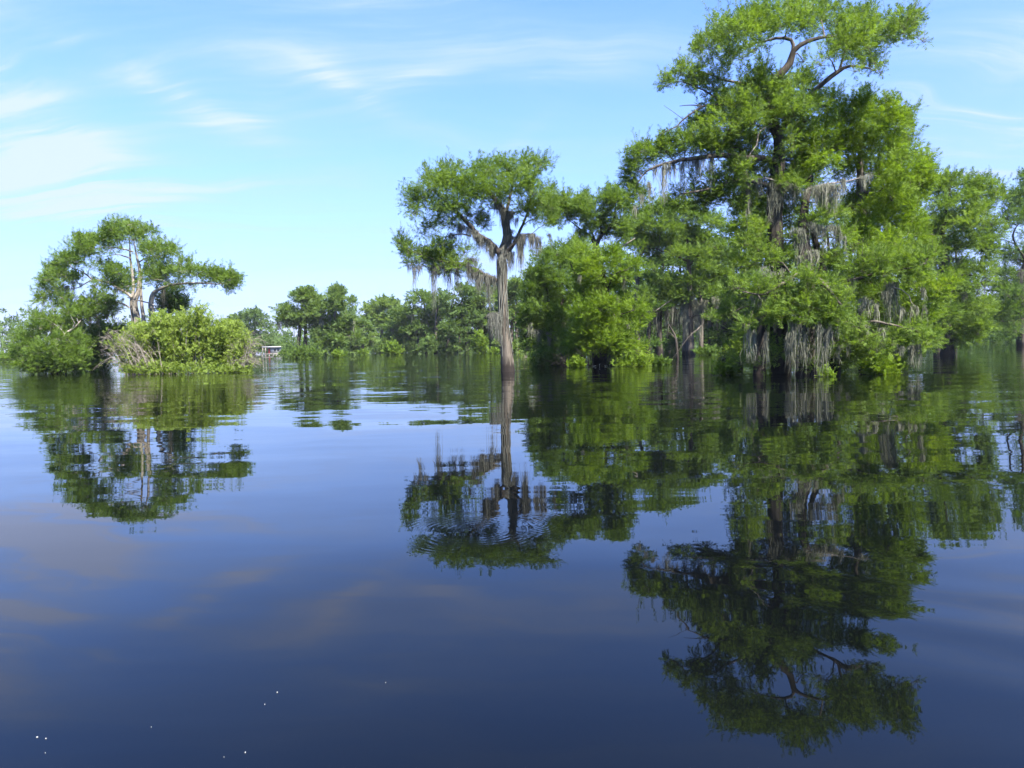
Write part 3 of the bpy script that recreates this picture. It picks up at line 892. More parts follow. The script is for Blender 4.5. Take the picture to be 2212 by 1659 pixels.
def green_cypress():
    T = Tree("cypress_tree", "full bright green cypress pressed against the right side of the tallest cypress", "tree", 32.5, 22, M_LEAF_BRIGHT, M_BARK,
             spray=0.31, depth=3.0, dens=1.0, layers=2, tint0=0.5)
    T.trunk(0, [(1880, 795, 0, .5), (1876, 740, 0, .36), (1868, 620, 0, .30), (1862, 480, 0, .22), (1858, 360, 0, .13), (1862, 260, 0, .05)])
    T.limb(5, [(1680, 1290, 0, .06), (1770, 1300, -1, .045), (1880, 1210, -1.6, .02)])
    T.pad(5, [(1400, 690, 75, 50, .8), (1480, 650, 70, 40, .8), (1680, 690, 70, 55), (1670, 630, 30, 30, .6), (1560, 750, 110, 70), (1690, 780, 95, 70), (1840, 780, 80, 65), (1860, 720, 40, 30, .7), (1940, 800, 65, 60), (2000, 760, 25, 40, .5), (1450, 800, 95, 70), (1590, 870, 120, 80), (1770, 880, 115, 80), (1890, 890, 85, 75), (1990, 920, 45, 70, .6), (1400, 930, 105, 75),
              (1540, 980, 115, 75), (1710, 1000, 120, 80), (1850, 1010, 95, 75), (2000, 1050, 95, 65), (2090, 1100, 55, 75), (1310, 1040, 95, 60), (1420, 1100, 115, 65), (1600, 1120, 115, 75), (1790, 1140, 115, 80), (1940, 1160, 105, 75), (2070, 1230, 75, 80), (1210, 1150, 100, 50), (1270, 1220, 90, 42, .7), (1130, 1200, 60, 34, .7)], dd=None)
    T.pad(6, [(1050, 190, 120, 70), (1180, 130, 110, 80), (1300, 80, 120, 90), (1260, 200, 130, 90), (1390, 180, 110, 100), (1480, 60, 80, 80), (1100, 320, 120, 65), (1230, 390, 130, 85), (1380, 330, 90, 90), (1020, 400, 90, 55), (960, 250, 60, 60, .8), (1130, 480, 110, 60), (1290, 510, 110, 70), (1420, 460, 80, 70), (1000, 540, 80, 50, .8), (1210, 580, 90, 50), (1380, 580, 80, 50), (1060, 760, 90, 60), (1250, 850, 100, 70), (1430, 800, 80, 60), (1600, 830, 75, 50), (1680, 800, 55, 36), (1560, 880, 75, 45), (1300, 1050, 100, 60), (1500, 1000, 90, 50)])
    T.build()


def bushy_cypress():
    T = Tree("cypress_tree", "bushy yellow-green cypress with foliage down to the water and a dark hollow at its foot", "tree", 46.5, 23, M_LEAF_BRIGHT, M_BARK_DARK,
             spray=0.40, nleaf=8, depth=2.4, dens=1.0, layers=2, tint0=0.5)
    T.trunk(4, [(700, 1500, 0, .28), (720, 1300, 0, .24), (740, 1100, 0, .24), (730, 900, 0, .18), (700, 750, 0, .10), (690, 640, 0, .04)])
    T.trunk(4, [(655, 1500, .6, .24), (640, 1300, .6, .22), (600, 1050, .6, .17), (520, 850, .5, .10), (450, 700, .4, .04)])
    T.limb(4, [(735, 930, 0, .06), (800, 800, -1, .045), (900, 760, -1.4, .02)])
    T.limb(4, [(740, 1150, 0, .07), (820, 1120, -1.2, .05), (960, 1070, -1.8, .02)])
    T.pad(4, [(560, 620, 85, 45), (620, 700, 110, 60), (740, 680, 110, 50), (840, 670, 75, 50), (945, 730, 62, 42), (560, 760, 110, 50), (690, 790, 110, 50), (850, 790, 85, 42), (550, 870, 105, 60), (780, 860, 100, 50, 0.9), (860, 850, 60, 42), (620, 930, 95, 50, 0.8), (850, 1010, 105, 42), (950, 1060, 90, 42), (1010, 1110, 55, 42), (880, 1110, 95, 42), (560, 1080, 105, 60), (700, 1060, 90, 50, 0.7), (900, 1190, 95, 36), (820, 1180, 70, 34, 0.8), (560, 1200, 105, 42), (700, 1250, 85, 50, 0.8), (860, 1290, 85, 42), (900, 1340, 110, 42), (980, 1385, 70, 26), (780, 1370, 75, 34), (840, 1410, 75, 34), (620, 1280, 75, 36), (500, 1320, 90, 60)])
    T.pad(4, [(640, 1000, 90, 50), (740, 1020, 80, 50), (620, 1120, 90, 50), (740, 1150, 85, 46), (650, 1230, 90, 46), (780, 1260, 80, 40), (560, 1300, 90, 50), (690, 1320, 95, 40), (800, 1330, 80, 40), (860, 1380, 90, 34), (600, 1370, 70, 30)], dd=-1.6)
    T.tails(4, [(525, 810, 890, 10, -2, .9), (870, 810, 930, 13, -1, .9), (820, 960, 1020, 18, -.6, .8), (720, 1180, 1280, 24, -.9, .8), (760, 1230, 1300, 20, -.9, .8), (560, 1000, 1110, 10, -1.5, .7), (690, 1200, 1290, 18, -.9, .7), (900, 1190, 1250, 14, -1.6, .6)])
    T.build()
    T = Tree("cypress_tree", "darker green cypress merging into the left side of the bushy yellow-green cypress", "tree", 53, 35, M_LEAF, M_BARK_DARK,
             spray=0.42, nleaf=8, depth=2.6, dens=1.0, layers=2, tint0=0.45)
    T.trunk(4, [(400, 1450, 0, .4), (400, 1350, 0, .24), (395, 1100, 0, .18), (380, 880, 0, .12), (370, 700, 0, .05)])
    T.trunk(4, [(300, 1450, .5, .3), (300, 1350, .5, .18), (290, 1100, .5, .13), (270, 900, .5, .05)])
    T.pad(4, [(350, 640, 110, 50), (250, 680, 75, 50), (200, 740, 65, 45), (150, 800, 45, 45), (420, 700, 95, 65), (300, 790, 105, 55), (240, 870, 110, 50), (400, 850, 110, 60), (180, 980, 85, 50), (300, 960, 110, 55), (480, 960, 110, 55), (420, 1150, 110, 42), (330, 1180, 85, 36), (180, 1080, 80, 50), (260, 1270, 80, 40), (480, 1390, 90, 50), (420, 1290, 90, 50), (400, 1420, 60, 40), (150, 900, 60, 50), (120, 1150, 60, 60), (330, 1080, 100, 60), (200, 1200, 80, 60), (420, 1050, 90, 60), (330, 1370, 90, 40), (240, 1350, 70, 40)])
    T.tails(4, [(200, 1230, 1350, 20, -.8, .8), (280, 1250, 1380, 26, -.8, 1.0), (350, 1230, 1350, 20, -.8, .8), (150, 1180, 1300, 18, -.8, .7)])
    T.build()


def forked_cypress():
    T = Tree("cypress_tree", "open-crowned cypress with dark forked limbs, rising behind the bushy yellow-green cypress", "tree", 60, 24, M_LEAF, M_BARK_DARK,
             spray=0.44, nleaf=8, depth=2.6, dens=1.1, layers=2, tint0=0.6)
    T.trunk(4, [(690, 1430, 0, .5), (680, 1200, 0, .34), (660, 900, 0, .28), (650, 640, 0, .23), (655, 570, 0, .20), (690, 500, -.2, .17), (740, 455, -.4, .15), (780, 400, -.5, .12), (800, 330, -.6, .09), (805, 250, -.7, .05), (790, 170, -.7, .02)])
    T.limb(4, [(648, 590, 0, .14), (610, 500, .4, .11), (560, 465, .6, .08), (500, 420, .8, .05), (430, 360, 1, .03)])
    T.limb(4, [(660, 560, 0, .10), (610, 430, .9, .07), (640, 370, 1, .05), (600, 290, 1.1, .02)])
    T.limb(4, [(690, 520, -.2, .09), (690, 440, -.5, .07), (660, 330, -.7, .05), (720, 280, -.8, .02)])
    T.limb(4, [(780, 630, -.6, .12), (830, 595, -.9, .10), (890, 560, -1.2, .07), (960, 515, -1.4, .03)], dead=True)
    T.pad(4, [(780, 150, 65, 45), (740, 200, 75, 50), (820, 220, 85, 55), (870, 250, 50, 40), (560, 205, 55, 45), (520, 255, 75, 50), (420, 185, 46, 36), (400, 260, 85, 50), (450, 330, 95, 50), (590, 280, 75, 50), (600, 350, 85, 45), (700, 380, 75, 50), (300, 310, 70, 60), (270, 250, 50, 50, .8), (300, 160, 40, 50, .7), (330, 390, 60, 40, .8), (640, 430, 80, 36), (760, 330, 80, 40, .8), (820, 420, 75, 42), (880, 400, 75, 42),
              (560, 520, 75, 40), (700, 470, 75, 30), (500, 590, 90, 60), (900, 480, 70, 42), (420, 650, 80, 50)])
    T.build()


def shaded_cypress():
    T = Tree("cypress_tree", "dark green cypress with shaded mossy trunks between the bushy cypress and the tallest one", "tree", 78, 25, M_LEAF, M_BARK,
             spray=0.46, nleaf=8, depth=3.6, dens=1.3, layers=2, tint0=0.55)
    T.trunk(4, [(1390, 1420, 0, .55), (1388, 1300, 0, .36), (1385, 1100, 0, .30), (1380, 850, 0, .25), (1370, 600, 0, .16), (1350, 420, 0, .06)])
    T.trunk(4, [(1340, 1400, .8, .30), (1350, 1200, .8, .2), (1365, 1000, .7, .16), (1370, 820, .5, .10)])
    T.trunk(4, [(1470, 1400, .6, .30), (1475, 1200, .6, .2), (1470, 1000, .5, .16), (1440, 800, .4, .10)])
    T.trunk(4, [(975, 1400, 2, .4), (975, 1200, 2, .3), (975, 880, 2, .26), (975, 760, 2, .22), (1000, 650, 1.6, .13), (1060, 540, 1, .06)])
    T.limb(4, [(1380, 900, 0, .08), (1250, 990, -1, .06), (1120, 1080, -1.4, .03)], dead=True)
    T.limb(4, [(1385, 700, 0, .13), (1250, 640, -.6, .10), (1130, 600, -1, .06), (1020, 590, -1.2, .03)])
    T.limb(4, [(1385, 720, 0, .12), (1480, 620, -.8, .09), (1560, 560, -1.2, .05)])
    T.pad(4, [(950, 340, 75, 40, .8), (1090, 320, 100, 50), (1240, 285, 100, 50), (1170, 250, 50, 36, .8), (1350, 300, 95, 50), (1440, 330, 85, 50), (1540, 380, 95, 50), (1050, 420, 110, 60), (1190, 430, 110, 60), (1340, 440, 110, 60), (960, 480, 80, 50), (1100, 540, 95, 50), (1240, 540, 100, 50), (1400, 540, 105, 60), (1500, 510, 75, 50), (1300, 620, 95, 42), (1450, 640, 100, 50), (1150, 650, 75, 32, .8), (1000, 600, 75, 42, .8), (1500, 740, 85, 50), (1560, 840, 75, 50), (1420, 820, 85, 42), (1250, 870, 95, 50), (1120, 860, 75, 34), (1350, 940, 85, 34), (1180, 950, 110, 42), (1050, 980, 80, 50), (1300, 990, 95, 42), (1450, 900, 95, 42), (1560, 1130, 50, 32), (1550, 960, 70, 50), (1620, 620, 80, 60), (1640, 780, 80, 60), (1100, 760, 60, 36, .5)])
    T.tails(4, [(1350, 990, 1390, 20, -.6, 1.2), (1430, 1000, 1300, 24, -.4, .9), (1475, 1030, 1390, 14, -.4, 1.4), (1360, 1140, 1400, 14, -.7, 1.2), (1440, 1180, 1380, 12, -.5, 1), (1500, 1000, 1180, 22, -.4, .8), (1580, 970, 1100, 26, -.3, .8), (1410, 960, 1100, 30, -.6, .8)])
    T.build()
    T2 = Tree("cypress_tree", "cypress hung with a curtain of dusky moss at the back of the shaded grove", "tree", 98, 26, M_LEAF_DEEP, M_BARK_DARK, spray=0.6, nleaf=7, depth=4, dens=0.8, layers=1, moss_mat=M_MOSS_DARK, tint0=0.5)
    T2.trunk(4, [(1150, 1400, 0, .5), (1150, 1200, 0, .35), (1160, 950, 0, .25), (1180, 700, 0, .1)])
    T2.trunk(4, [(1060, 1390, 0, .4), (1070, 1200, 0, .3), (1090, 950, 0, .2), (1120, 750, 0, .1)])
    T2.trunk(4, [(1560, 1390, 2, .4), (1560, 1200, 2, .3), (1550, 950, 2, .2), (1520, 750, 2, .1)])
    T2.trunk(4, [(1660, 1380, 3, .4), (1650, 1200, 3, .3), (1650, 950, 3, .2), (1620, 750, 3, .1)])
    T2.pad(4, [(x, y, 110, 60) for x in range(880, 1700, 110) for y in (560, 690, 820, 930, 1040)], scale=.95)
    T2.pad(4, [(1690, 1000, 80, 50), (1690, 880, 80, 50), (1100, 1330, 90, 40), (1560, 1300, 90, 60), (1620, 1240, 70, 50), (1480, 1400, 60, 20)])
    T2.tails(4, [(x, 1030 + (x * 7) % 60, 1250 + (x * 13) % 110, 36, -1, .9) for x in range(1010, 1700, 42)])
    T2.build()


def layered_cypress():
    T = Tree("cypress_tree", "tall cypress with flat layered boughs just right of the full bright green cypress", "tree", 57.5, 27, M_LEAF, M_BARK_DARK,
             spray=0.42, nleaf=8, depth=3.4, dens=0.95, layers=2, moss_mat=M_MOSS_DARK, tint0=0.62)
    T.trunk(6, [(1665, 1300, 0, .62), (1660, 1240, 0, .42), (1655, 1000, 0, .34), (1640, 700, 0, .28), (1620, 490, 0, .22), (1640, 330, 0, .13), (1680, 120, 0, .05)])
    T.limb(6, [(1622, 500, 0, .13), (1700, 440, -.6, .10), (1820, 400, -1, .06), (1980, 380, -1.2, .02)])
    T.limb(6, [(1622, 500, 0, .12), (1540, 450, -.8, .08), (1450, 420, -1.2, .03)])
    T.limb(6, [(1640, 760, 0, .10), (1800, 740, -.9, .07), (1960, 770, -1.2, .02)])
    T.pad(6, [(1680, 70, 95, 50), (1820, 60, 100, 50), (1930, 90, 80, 42), (2020, 110, 55, 34, .8), (1590, 120, 90, 60), (1740, 160, 120, 50), (1890, 170, 105, 50), (2020, 180, 65, 34), (1620, 230, 100, 50), (1790, 270, 120, 50), (1940, 280, 95, 42), (1550, 330, 95, 50), (1700, 350, 115, 42), (1850, 370, 110, 50), (1970, 380, 85, 42), (2040, 430, 45, 34, .8), (1540, 430, 90, 42), (1890, 460, 105, 42), (1980, 480, 75, 50), (1720, 450, 100, 36), (1570, 530, 105, 42), (1730, 540, 110, 42), (1890, 560, 105, 42), (1970, 620, 55, 50),
              (1800, 700, 85, 36), (1920, 700, 75, 36), (1940, 760, 55, 34), (1850, 800, 85, 42), (1680, 720, 80, 36, .7), (1780, 960, 110, 50), (1890, 1000, 85, 50), (1940, 940, 60, 40), (1850, 1080, 110, 50), (1720, 1090, 95, 50), (1800, 1150, 105, 42), (1890, 1120, 65, 50), (1700, 1000, 80, 60), (1640, 900, 80, 60), (1750, 850, 90, 50), (1580, 1060, 80, 60), (1620, 1180, 60, 40), (1760, 1220, 90, 32)])
    T.tails(6, [(1400, 520, 600, 30, -1.2, 1), (1450, 510, 600, 26, -1.2, 1), (1590, 620, 780, 24, -.8, 1.1), (1630, 600, 760, 30, -.8, 1.1), (1680, 610, 740, 30, -.8, 1), (1740, 620, 700, 24, -.9, .9), (1880, 800, 930, 13, -1.2, 1.1), (1918, 790, 910, 13, -1.3, 1.1), (1790, 860, 960, 18, -1, .9), (1670, 860, 960, 16, -.8, .8), (1640, 1180, 1290, 24, -.6, .8), (1690, 1180, 1280, 20, -.6, .7), (1870, 1150, 1250, 14, -1, .7), (1600, 1010, 1100, 14, -.8, .9), (1630, 1020, 1080, 14, -.8, .8)])
    T.build()


def edge_cypress():
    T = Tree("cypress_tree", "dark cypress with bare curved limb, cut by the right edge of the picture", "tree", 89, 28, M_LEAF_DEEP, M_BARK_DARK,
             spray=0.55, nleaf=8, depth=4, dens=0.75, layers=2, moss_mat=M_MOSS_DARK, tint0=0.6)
    T.trunk(6, [(2200, 1245, 0, .6), (2195, 1150, 0, .45), (2200, 950, 0, .38), (2215, 700, 0, .3), (2225, 620, 0, .25), (2230, 400, 0, .15), (2230, 200, 0, .05)])
    T.limb(6, [(2222, 640, 0, .16), (2185, 570, -.6, .13), (2150, 520, -.9, .11), (2135, 450, -1.1, .09), (2160, 390, -1.2, .06), (2200, 360, -1.2, .03)])
    T.limb(6, [(2150, 520, -.9, .07), (2100, 500, -1.1, .045), (2050, 480, -1.2, .02)])
    T.pad(6, [(2130, 240, 75, 46), (2190, 170, 60, 55), (2200, 320, 70, 50), (2080, 320, 60, 36, .8), (2120, 380, 60, 32, .7), (2070, 590, 45, 36, .8), (2130, 590, 65, 42), (2190, 640, 75, 45), (2080, 720, 60, 36), (2150, 750, 100, 45), (2030, 830, 60, 42), (2110, 850, 80, 42, .8), (2200, 880, 75, 60), (2060, 940, 70, 42), (2160, 980, 110, 55), (2280, 300, 90, 70), (2300, 500, 100, 70), (2300, 700, 110, 70), (2280, 900, 100, 60), (2270, 140, 80, 70), (2060, 1040, 80, 50), (2180, 1070, 100, 50), (2120, 1130, 80, 40), (2380, 400, 90, 80), (2390, 650, 90, 80), (2240, 60, 60, 50)])
    T.tails(6, [(2080, 880, 970, 20, -1, .9), (2120, 890, 1000, 14, -1, .9), (2180, 1080, 1210, 30, -1, .9), (2200, 700, 900, 20, -1, .8), (2160, 850, 960, 16, -1, .8)])
    T.build()


def pale_cypress():
    T = Tree("cypress_tree", "broad flat-topped cypress with pale forked trunks, standing behind the bright green shrub on the left", "tree", 60, 31, M_LEAF, M_BARK_PALE,
             spray=0.42, nleaf=8, depth=3.6, dens=0.95, layers=2, moss_mat=M_MOSS_DARK, tint0=0.62)
    T.trunk(1, [(1110, 1400, 0, 0.422), (1095, 1150, 0, 0.306), (1090, 980, 0, 0.245), (1070, 850, 0, 0.204), (1100, 740, 0, 0.163), (1112, 600, 0, 0.129), (1092, 500, 0, 0.095), (1075, 420, -.2, 0.054), (1060, 330, -.3, 0.020)])
    T.trunk(1, [(1050, 1400, .5, 0.340), (1052, 1150, .5, 0.245), (1062, 980, .5, 0.190), (1045, 850, .4, 0.150), (1060, 700, .3, 0.116), (1036, 500, .2, 0.075), (1030, 370, .1, 0.041), (1020, 250, 0, 0.014)])
    T.trunk(1, [(1230, 1400, -.6, 0.340), (1222, 1150, -.6, 0.245), (1205, 980, -.6, 0.197), (1200, 850, -.6, 0.190), (1222, 765, -.6, 0.156), (1300, 720, -.7, 0.109), (1400, 695, -.8, 0.088), (1500, 688, -.9, 0.075), (1600, 686, -1, 0.061), (1720, 695, -1.1, 0.041), (1800, 690, -1.2, 0.020)])
    T.trunk(1, [(1160, 1400, .3, 0.286), (1150, 1150, .3, 0.218), (1140, 980, .3, 0.150), (1125, 850, .3, 0.122), (1120, 720, .2, 0.088), (1130, 600, .1, 0.061), (1180, 480, 0, 0.034), (1250, 420, -.2, 0.014)])
    T.limb(1, [(1050, 800, .2, .13), (960, 740, -.2, .11), (880, 690, -.4, .10), (740, 655, -.7, .08), (660, 600, -.9, .055), (560, 560, -1, .03)])
    T.limb(1, [(1055, 440, 0, .07), (980, 415, -.3, .055), (900, 403, -.5, .045), (780, 400, -.7, .03)])
    T.limb(1, [(1040, 495, .1, .06), (980, 470, .4, .05), (920, 460, .6, .03), (820, 480, .8, .015)])
    T.limb(1, [(1100, 520, 0, .07), (1180, 480, -.5, .05), (1260, 470, -.8, .03), (1340, 430, -1, .015)])
    T.limb(1, [(1010, 802, -1, .04), (1100, 825, -1.1, .05), (1180, 845, -1.1, .05), (1240, 868, -1.1, .04)], dead=True)
    T.limb(1, [(740, 655, -.7, .05), (620, 720, -.9, .04), (500, 740, -1, .03), (360, 770, -1.1, .012)])
    T.limb(1, [(1030, 880, .2, .08), (940, 840, -.3, .06), (800, 850, -.6, .045), (700, 880, -.8, .02)])
    T.pad(1, [(880, 270, 75, 40), (960, 250, 85, 42), (1060, 260, 85, 42), (1180, 280, 55, 34), (1020, 222, 50, 24, .8), (950, 320, 95, 42), (1090, 340, 90, 40, .8), (820, 340, 85, 42), (700, 350, 100, 36), (640, 380, 75, 42), (720, 420, 105, 42), (620, 430, 85, 42), (880, 410, 85, 26, .6), (540, 480, 75, 34), (500, 530, 85, 42), (620, 520, 75, 32, .7), (470, 570, 60, 36, .7), (420, 600, 75, 34), (520, 620, 95, 40), (400, 650, 65, 32), (600, 650, 65, 32), (450, 700, 75, 32), (340, 720, 45, 32), (310, 790, 55, 30), (400, 780, 65, 32), (500, 790, 55, 32, .8), (530, 850, 55, 42), (430, 900, 46, 32, .5), (720, 560, 60, 40, .35),
              (1240, 400, 95, 40), (1340, 410, 75, 32), (1390, 450, 36, 30, .9), (1260, 470, 75, 42), (1200, 400, 60, 40, .8), (1300, 550, 85, 42), (1180, 560, 60, 34, .6), (850, 550, 75, 34, .8), (880, 600, 65, 34), (960, 600, 95, 40), (880, 660, 75, 32), (960, 680, 95, 32), (1000, 720, 85, 30), (790, 710, 55, 30, .6), (820, 760, 50, 30, .5), (1220, 640, 85, 42), (1320, 620, 95, 40), (1440, 590, 85, 40), (1480, 530, 55, 30), (1560, 600, 95, 40), (1680, 610, 85, 40), (1750, 610, 75, 42), (1700, 665, 85, 32), (1820, 660, 65, 40), (1870, 650, 46, 32), (1870, 690, 46, 24), (1800, 740, 36, 24, .8), (1420, 700, 75, 24, .7), (1280, 690, 70, 30, .5), (1520, 720, 40, 22, .5), (1150, 460, 60, 36, .4)])
    T.pad(1, [(760, 810, 75, 34), (700, 870, 85, 32), (820, 850, 70, 32), (740, 920, 95, 32), (880, 870, 65, 32), (640, 910, 60, 30), (830, 920, 85, 26), (680, 930, 70, 26), (900, 820, 50, 30, .6)], dd=-.9)
    T.tails(1, [(520, 710, 800, 22, -.9, .9), (585, 680, 830, 14, -.9, 1), (640, 680, 735, 11, -.9, .7), (345, 830, 885, 11, -1.1, .7), (425, 830, 940, 16, -1, .8), (470, 850, 920, 20, -1, .6), (540, 860, 930, 16, -1, .7), (650, 940, 1030, 14, -.9, .8), (690, 950, 1040, 16, -.9, .8), (718, 950, 1060, 11, -.9, .8), (765, 950, 1040, 11, -.9, .8), (790, 950, 1030, 14, -.9, .8), (850, 940, 1010, 11, -.8, .7), (892, 930, 1020, 8, -.8, .7), (760, 700, 780, 26, -.7, .6), (1500, 690, 740, 20, -.9, .7), (1300, 740, 900, 12, -.6, .7), (950, 730, 800, 30, 0, .6), (990, 740, 830, 26, .1, .6), (600, 840, 900, 14, -1, .6)])
    T.build()
    T = Tree("cypress_tree", "small dark cypress in the shade just right of the pale forked trunks", "tree", 64, 32, M_LEAF_DEEP, M_BARK_DARK, spray=.46, nleaf=8, depth=2, dens=.9, layers=2, moss_mat=M_MOSS_DARK, tint0=.45)
    T.trunk(1, [(1360, 1390, 0, .4), (1355, 1100, 0, .25), (1350, 900, 0, .16), (1345, 760, 0, .05)])
    T.pad(1, [(1340, 760, 60, 30, .7), (1400, 740, 55, 28, .6), (1330, 830, 65, 42), (1410, 840, 65, 42), (1470, 850, 45, 42), (1350, 890, 75, 42), (1440, 900, 60, 36), (1290, 880, 50, 40), (1300, 790, 46, 34, .7)])
    T.tails(1, [(1300, 740, 880, 12, -.6, .7), (1350, 780, 870, 14, -.6, .7)])
    T.build()


def low_cypress():
    T = Tree("cypress_tree", "low bushy cypress at far left, leafy down to the water beside the bright shrub", "tree", 57, 33, M_LEAF, M_BARK_PALE, spray=.42, nleaf=8, depth=3, dens=1.0, layers=2, tint0=.55)
    T.trunk(1, [(440, 1400, 0, .4), (440, 1250, 0, .24), (430, 1100, 0, .16), (400, 980, 0, .06)])
    T.trunk(1, [(500, 1400, -1.2, .28), (497, 1280, -1.3, .17), (495, 1180, -1.3, .13), (520, 1090, -1.2, .08), (590, 1040, -1, .05), (640, 985, -.9, .03)])
    T.limb(1, [(515, 1100, -1.2, .05), (490, 1060, -1.4, .03), (430, 1010, -1.5, .012)])
    T.limb(1, [(560, 1070, -1, .04), (590, 1000, -1.2, .03), (560, 960, -1.3, .012)])
    T.pad(1, [(380, 990, 110, 40), (300, 1025, 105, 42), (480, 1020, 95, 42, .7), (250, 1100, 100, 42), (400, 1110, 120, 50), (560, 1090, 70, 42, .6), (620, 1150, 75, 50, .9), (200, 1190, 85, 50), (350, 1210, 120, 50), (540, 1210, 95, 50), (650, 1220, 65, 42), (180, 1270, 80, 46), (300, 1310, 105, 50), (450, 1320, 110, 50), (580, 1310, 85, 50), (280, 1360, 85, 26), (420, 1370, 95, 24), (560, 1370, 85, 26), (600, 950, 65, 50), (540, 920, 50, 36, .7), (310, 960, 50, 26, .7)])
    T.pad(1, [(230, 1350, 70, 34), (330, 1365, 80, 30), (430, 1350, 70, 34), (520, 1350, 80, 34), (610, 1340, 60, 34), (170, 1330, 50, 34), (380, 1290, 90, 40), (540, 1270, 80, 40)], dd=-2.0)
    T.tails(1, [(490, 1180, 1310, 14, -1.6, .9), (470, 1170, 1230, 16, -1.6, .6), (520, 1100, 1180, 16, -1.4, .6)])
    T.build()
    T = Tree("cypress_tree", "dim cypress in the gap between the low bushy cypress and the bright shrub", "tree", 63, 34, M_LEAF_DEEP, M_BARK_DARK, spray=.46, nleaf=8, depth=2.6, dens=.95, layers=2, moss_mat=M_MOSS_DARK, tint0=.6)
    T.trunk(1, [(735, 1380, 0, .26), (735, 1250, 0, .18), (740, 1150, 0, .12), (760, 1060, 0, .05)])
    T.trunk(1, [(640, 1370, 0, .2), (640, 1200, 0, .16), (640, 1000, 0, .12), (620, 900, 0, .06)])
    T.pad(1, [(760, 1060, 85, 36), (850, 1070, 95, 40), (700, 1120, 85, 42), (800, 1140, 95, 50), (900, 1130, 95, 60), (720, 1200, 85, 50), (820, 1220, 95, 60), (700, 1280, 70, 40), (800, 1310, 80, 50), (960, 1080, 80, 40), (660, 1050, 50, 40, .6), (690, 1340, 60, 24, .8), (710, 1372, 80, 26), (790, 1372, 60, 26), (760, 1340, 70, 30)])
    T.tails(1, [(735, 1290, 1340, 10, -.8, .6), (700, 1280, 1340, 10, -.8, .6)])
    T.build()


lone_cypress()
great_cypress()
green_cypress()
bushy_cypress()
forked_cypress()
shaded_cypress()
layered_cypress()
edge_cypress()
pale_cypress()
low_cypress()


# ------------------------------------------------------------------ farther trees, each a tree of its own
def far_tree(label, u, half, vtop, Y, seed, leaf=None, bark=None, stems=1, crown=0.55, moss=6, layers=2, spk=1.0, name="cypress_tree", group="cypresses along the far shore", tint0=.55, dens=1.0, flat=0.5, mossmat=None, low=0.35):
    rng = np.random.default_rng(seed)
    sp = min(1.5, max(.5, Y * .0062)) * spk
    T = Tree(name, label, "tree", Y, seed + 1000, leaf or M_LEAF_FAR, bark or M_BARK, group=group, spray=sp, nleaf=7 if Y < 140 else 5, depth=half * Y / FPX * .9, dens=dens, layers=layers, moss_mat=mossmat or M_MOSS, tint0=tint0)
    vb = horizon_v(u) + EYE * FPX / Y
    h = vb - vtop
    r0 = 0.20 + h * Y / FPX * .016
    tops = []
    for k in range(stems):
        du = (k - (stems - 1) / 2) * half * .42 + rng.normal(0, half * .08)
        d = rng.uniform(-1, 1)
        lean = rng.normal(0, half * .12)
        s = 1.0 if stems == 1 else rng.uniform(.55, .9)
        T.trunk(0, [(u + du, vb, d, r0 * 1.7 * s), (u + du, vb - h * .08, d, r0 * 1.1 * s), (u + du + lean * .3, vb - h * .3, d, r0 * s), (u + du + lean, vb - h * .6, d, r0 * .65 * s), (u + du * .7 + lean * 1.4, vb - h * .92, d, r0 * .15)])
    n = int(12 + 14 * crown * min(1, half / 40 + .4))
    rows = []
    for k in range(n):
        f = (k + rng.random()) / n                                  # 0 at the top, 1 at the lowest bough
        v = vtop + h * (0.05 + f * crown)
        wid = half * (flat + (1 - flat) * min(1, f * 2.4)) * (1 - .35 * max(0, f - .6) / .4)
        x = u + rng.uniform(-1, 1) * wid * .82
        rows.append((x, v, half * rng.uniform(.24, .40), h * rng.uniform(.045, .075), rng.uniform(.7, 1)))
    rows.append((u + rng.normal(0, half * .1), vtop + h * .05, half * .35, h * .05))
    for k in range(int(n * low * 1.6)):
        rows.append((u + rng.uniform(-1, 1) * half * .95, vb - h * rng.uniform(.03, .42), half * rng.uniform(.2, .36), h * .06, .8))
    T.pad(0, rows)
    T.tails(0, [(u + rng.uniform(-.8, .8) * half, vtop + h * crown * rng.uniform(.55, 1.05), vtop + h * crown * rng.uniform(1.05, 1.05 + .6 * (1 - crown)), half * .09, rng.uniform(-1, 1), 1) for _ in range(moss)])
    T.build()


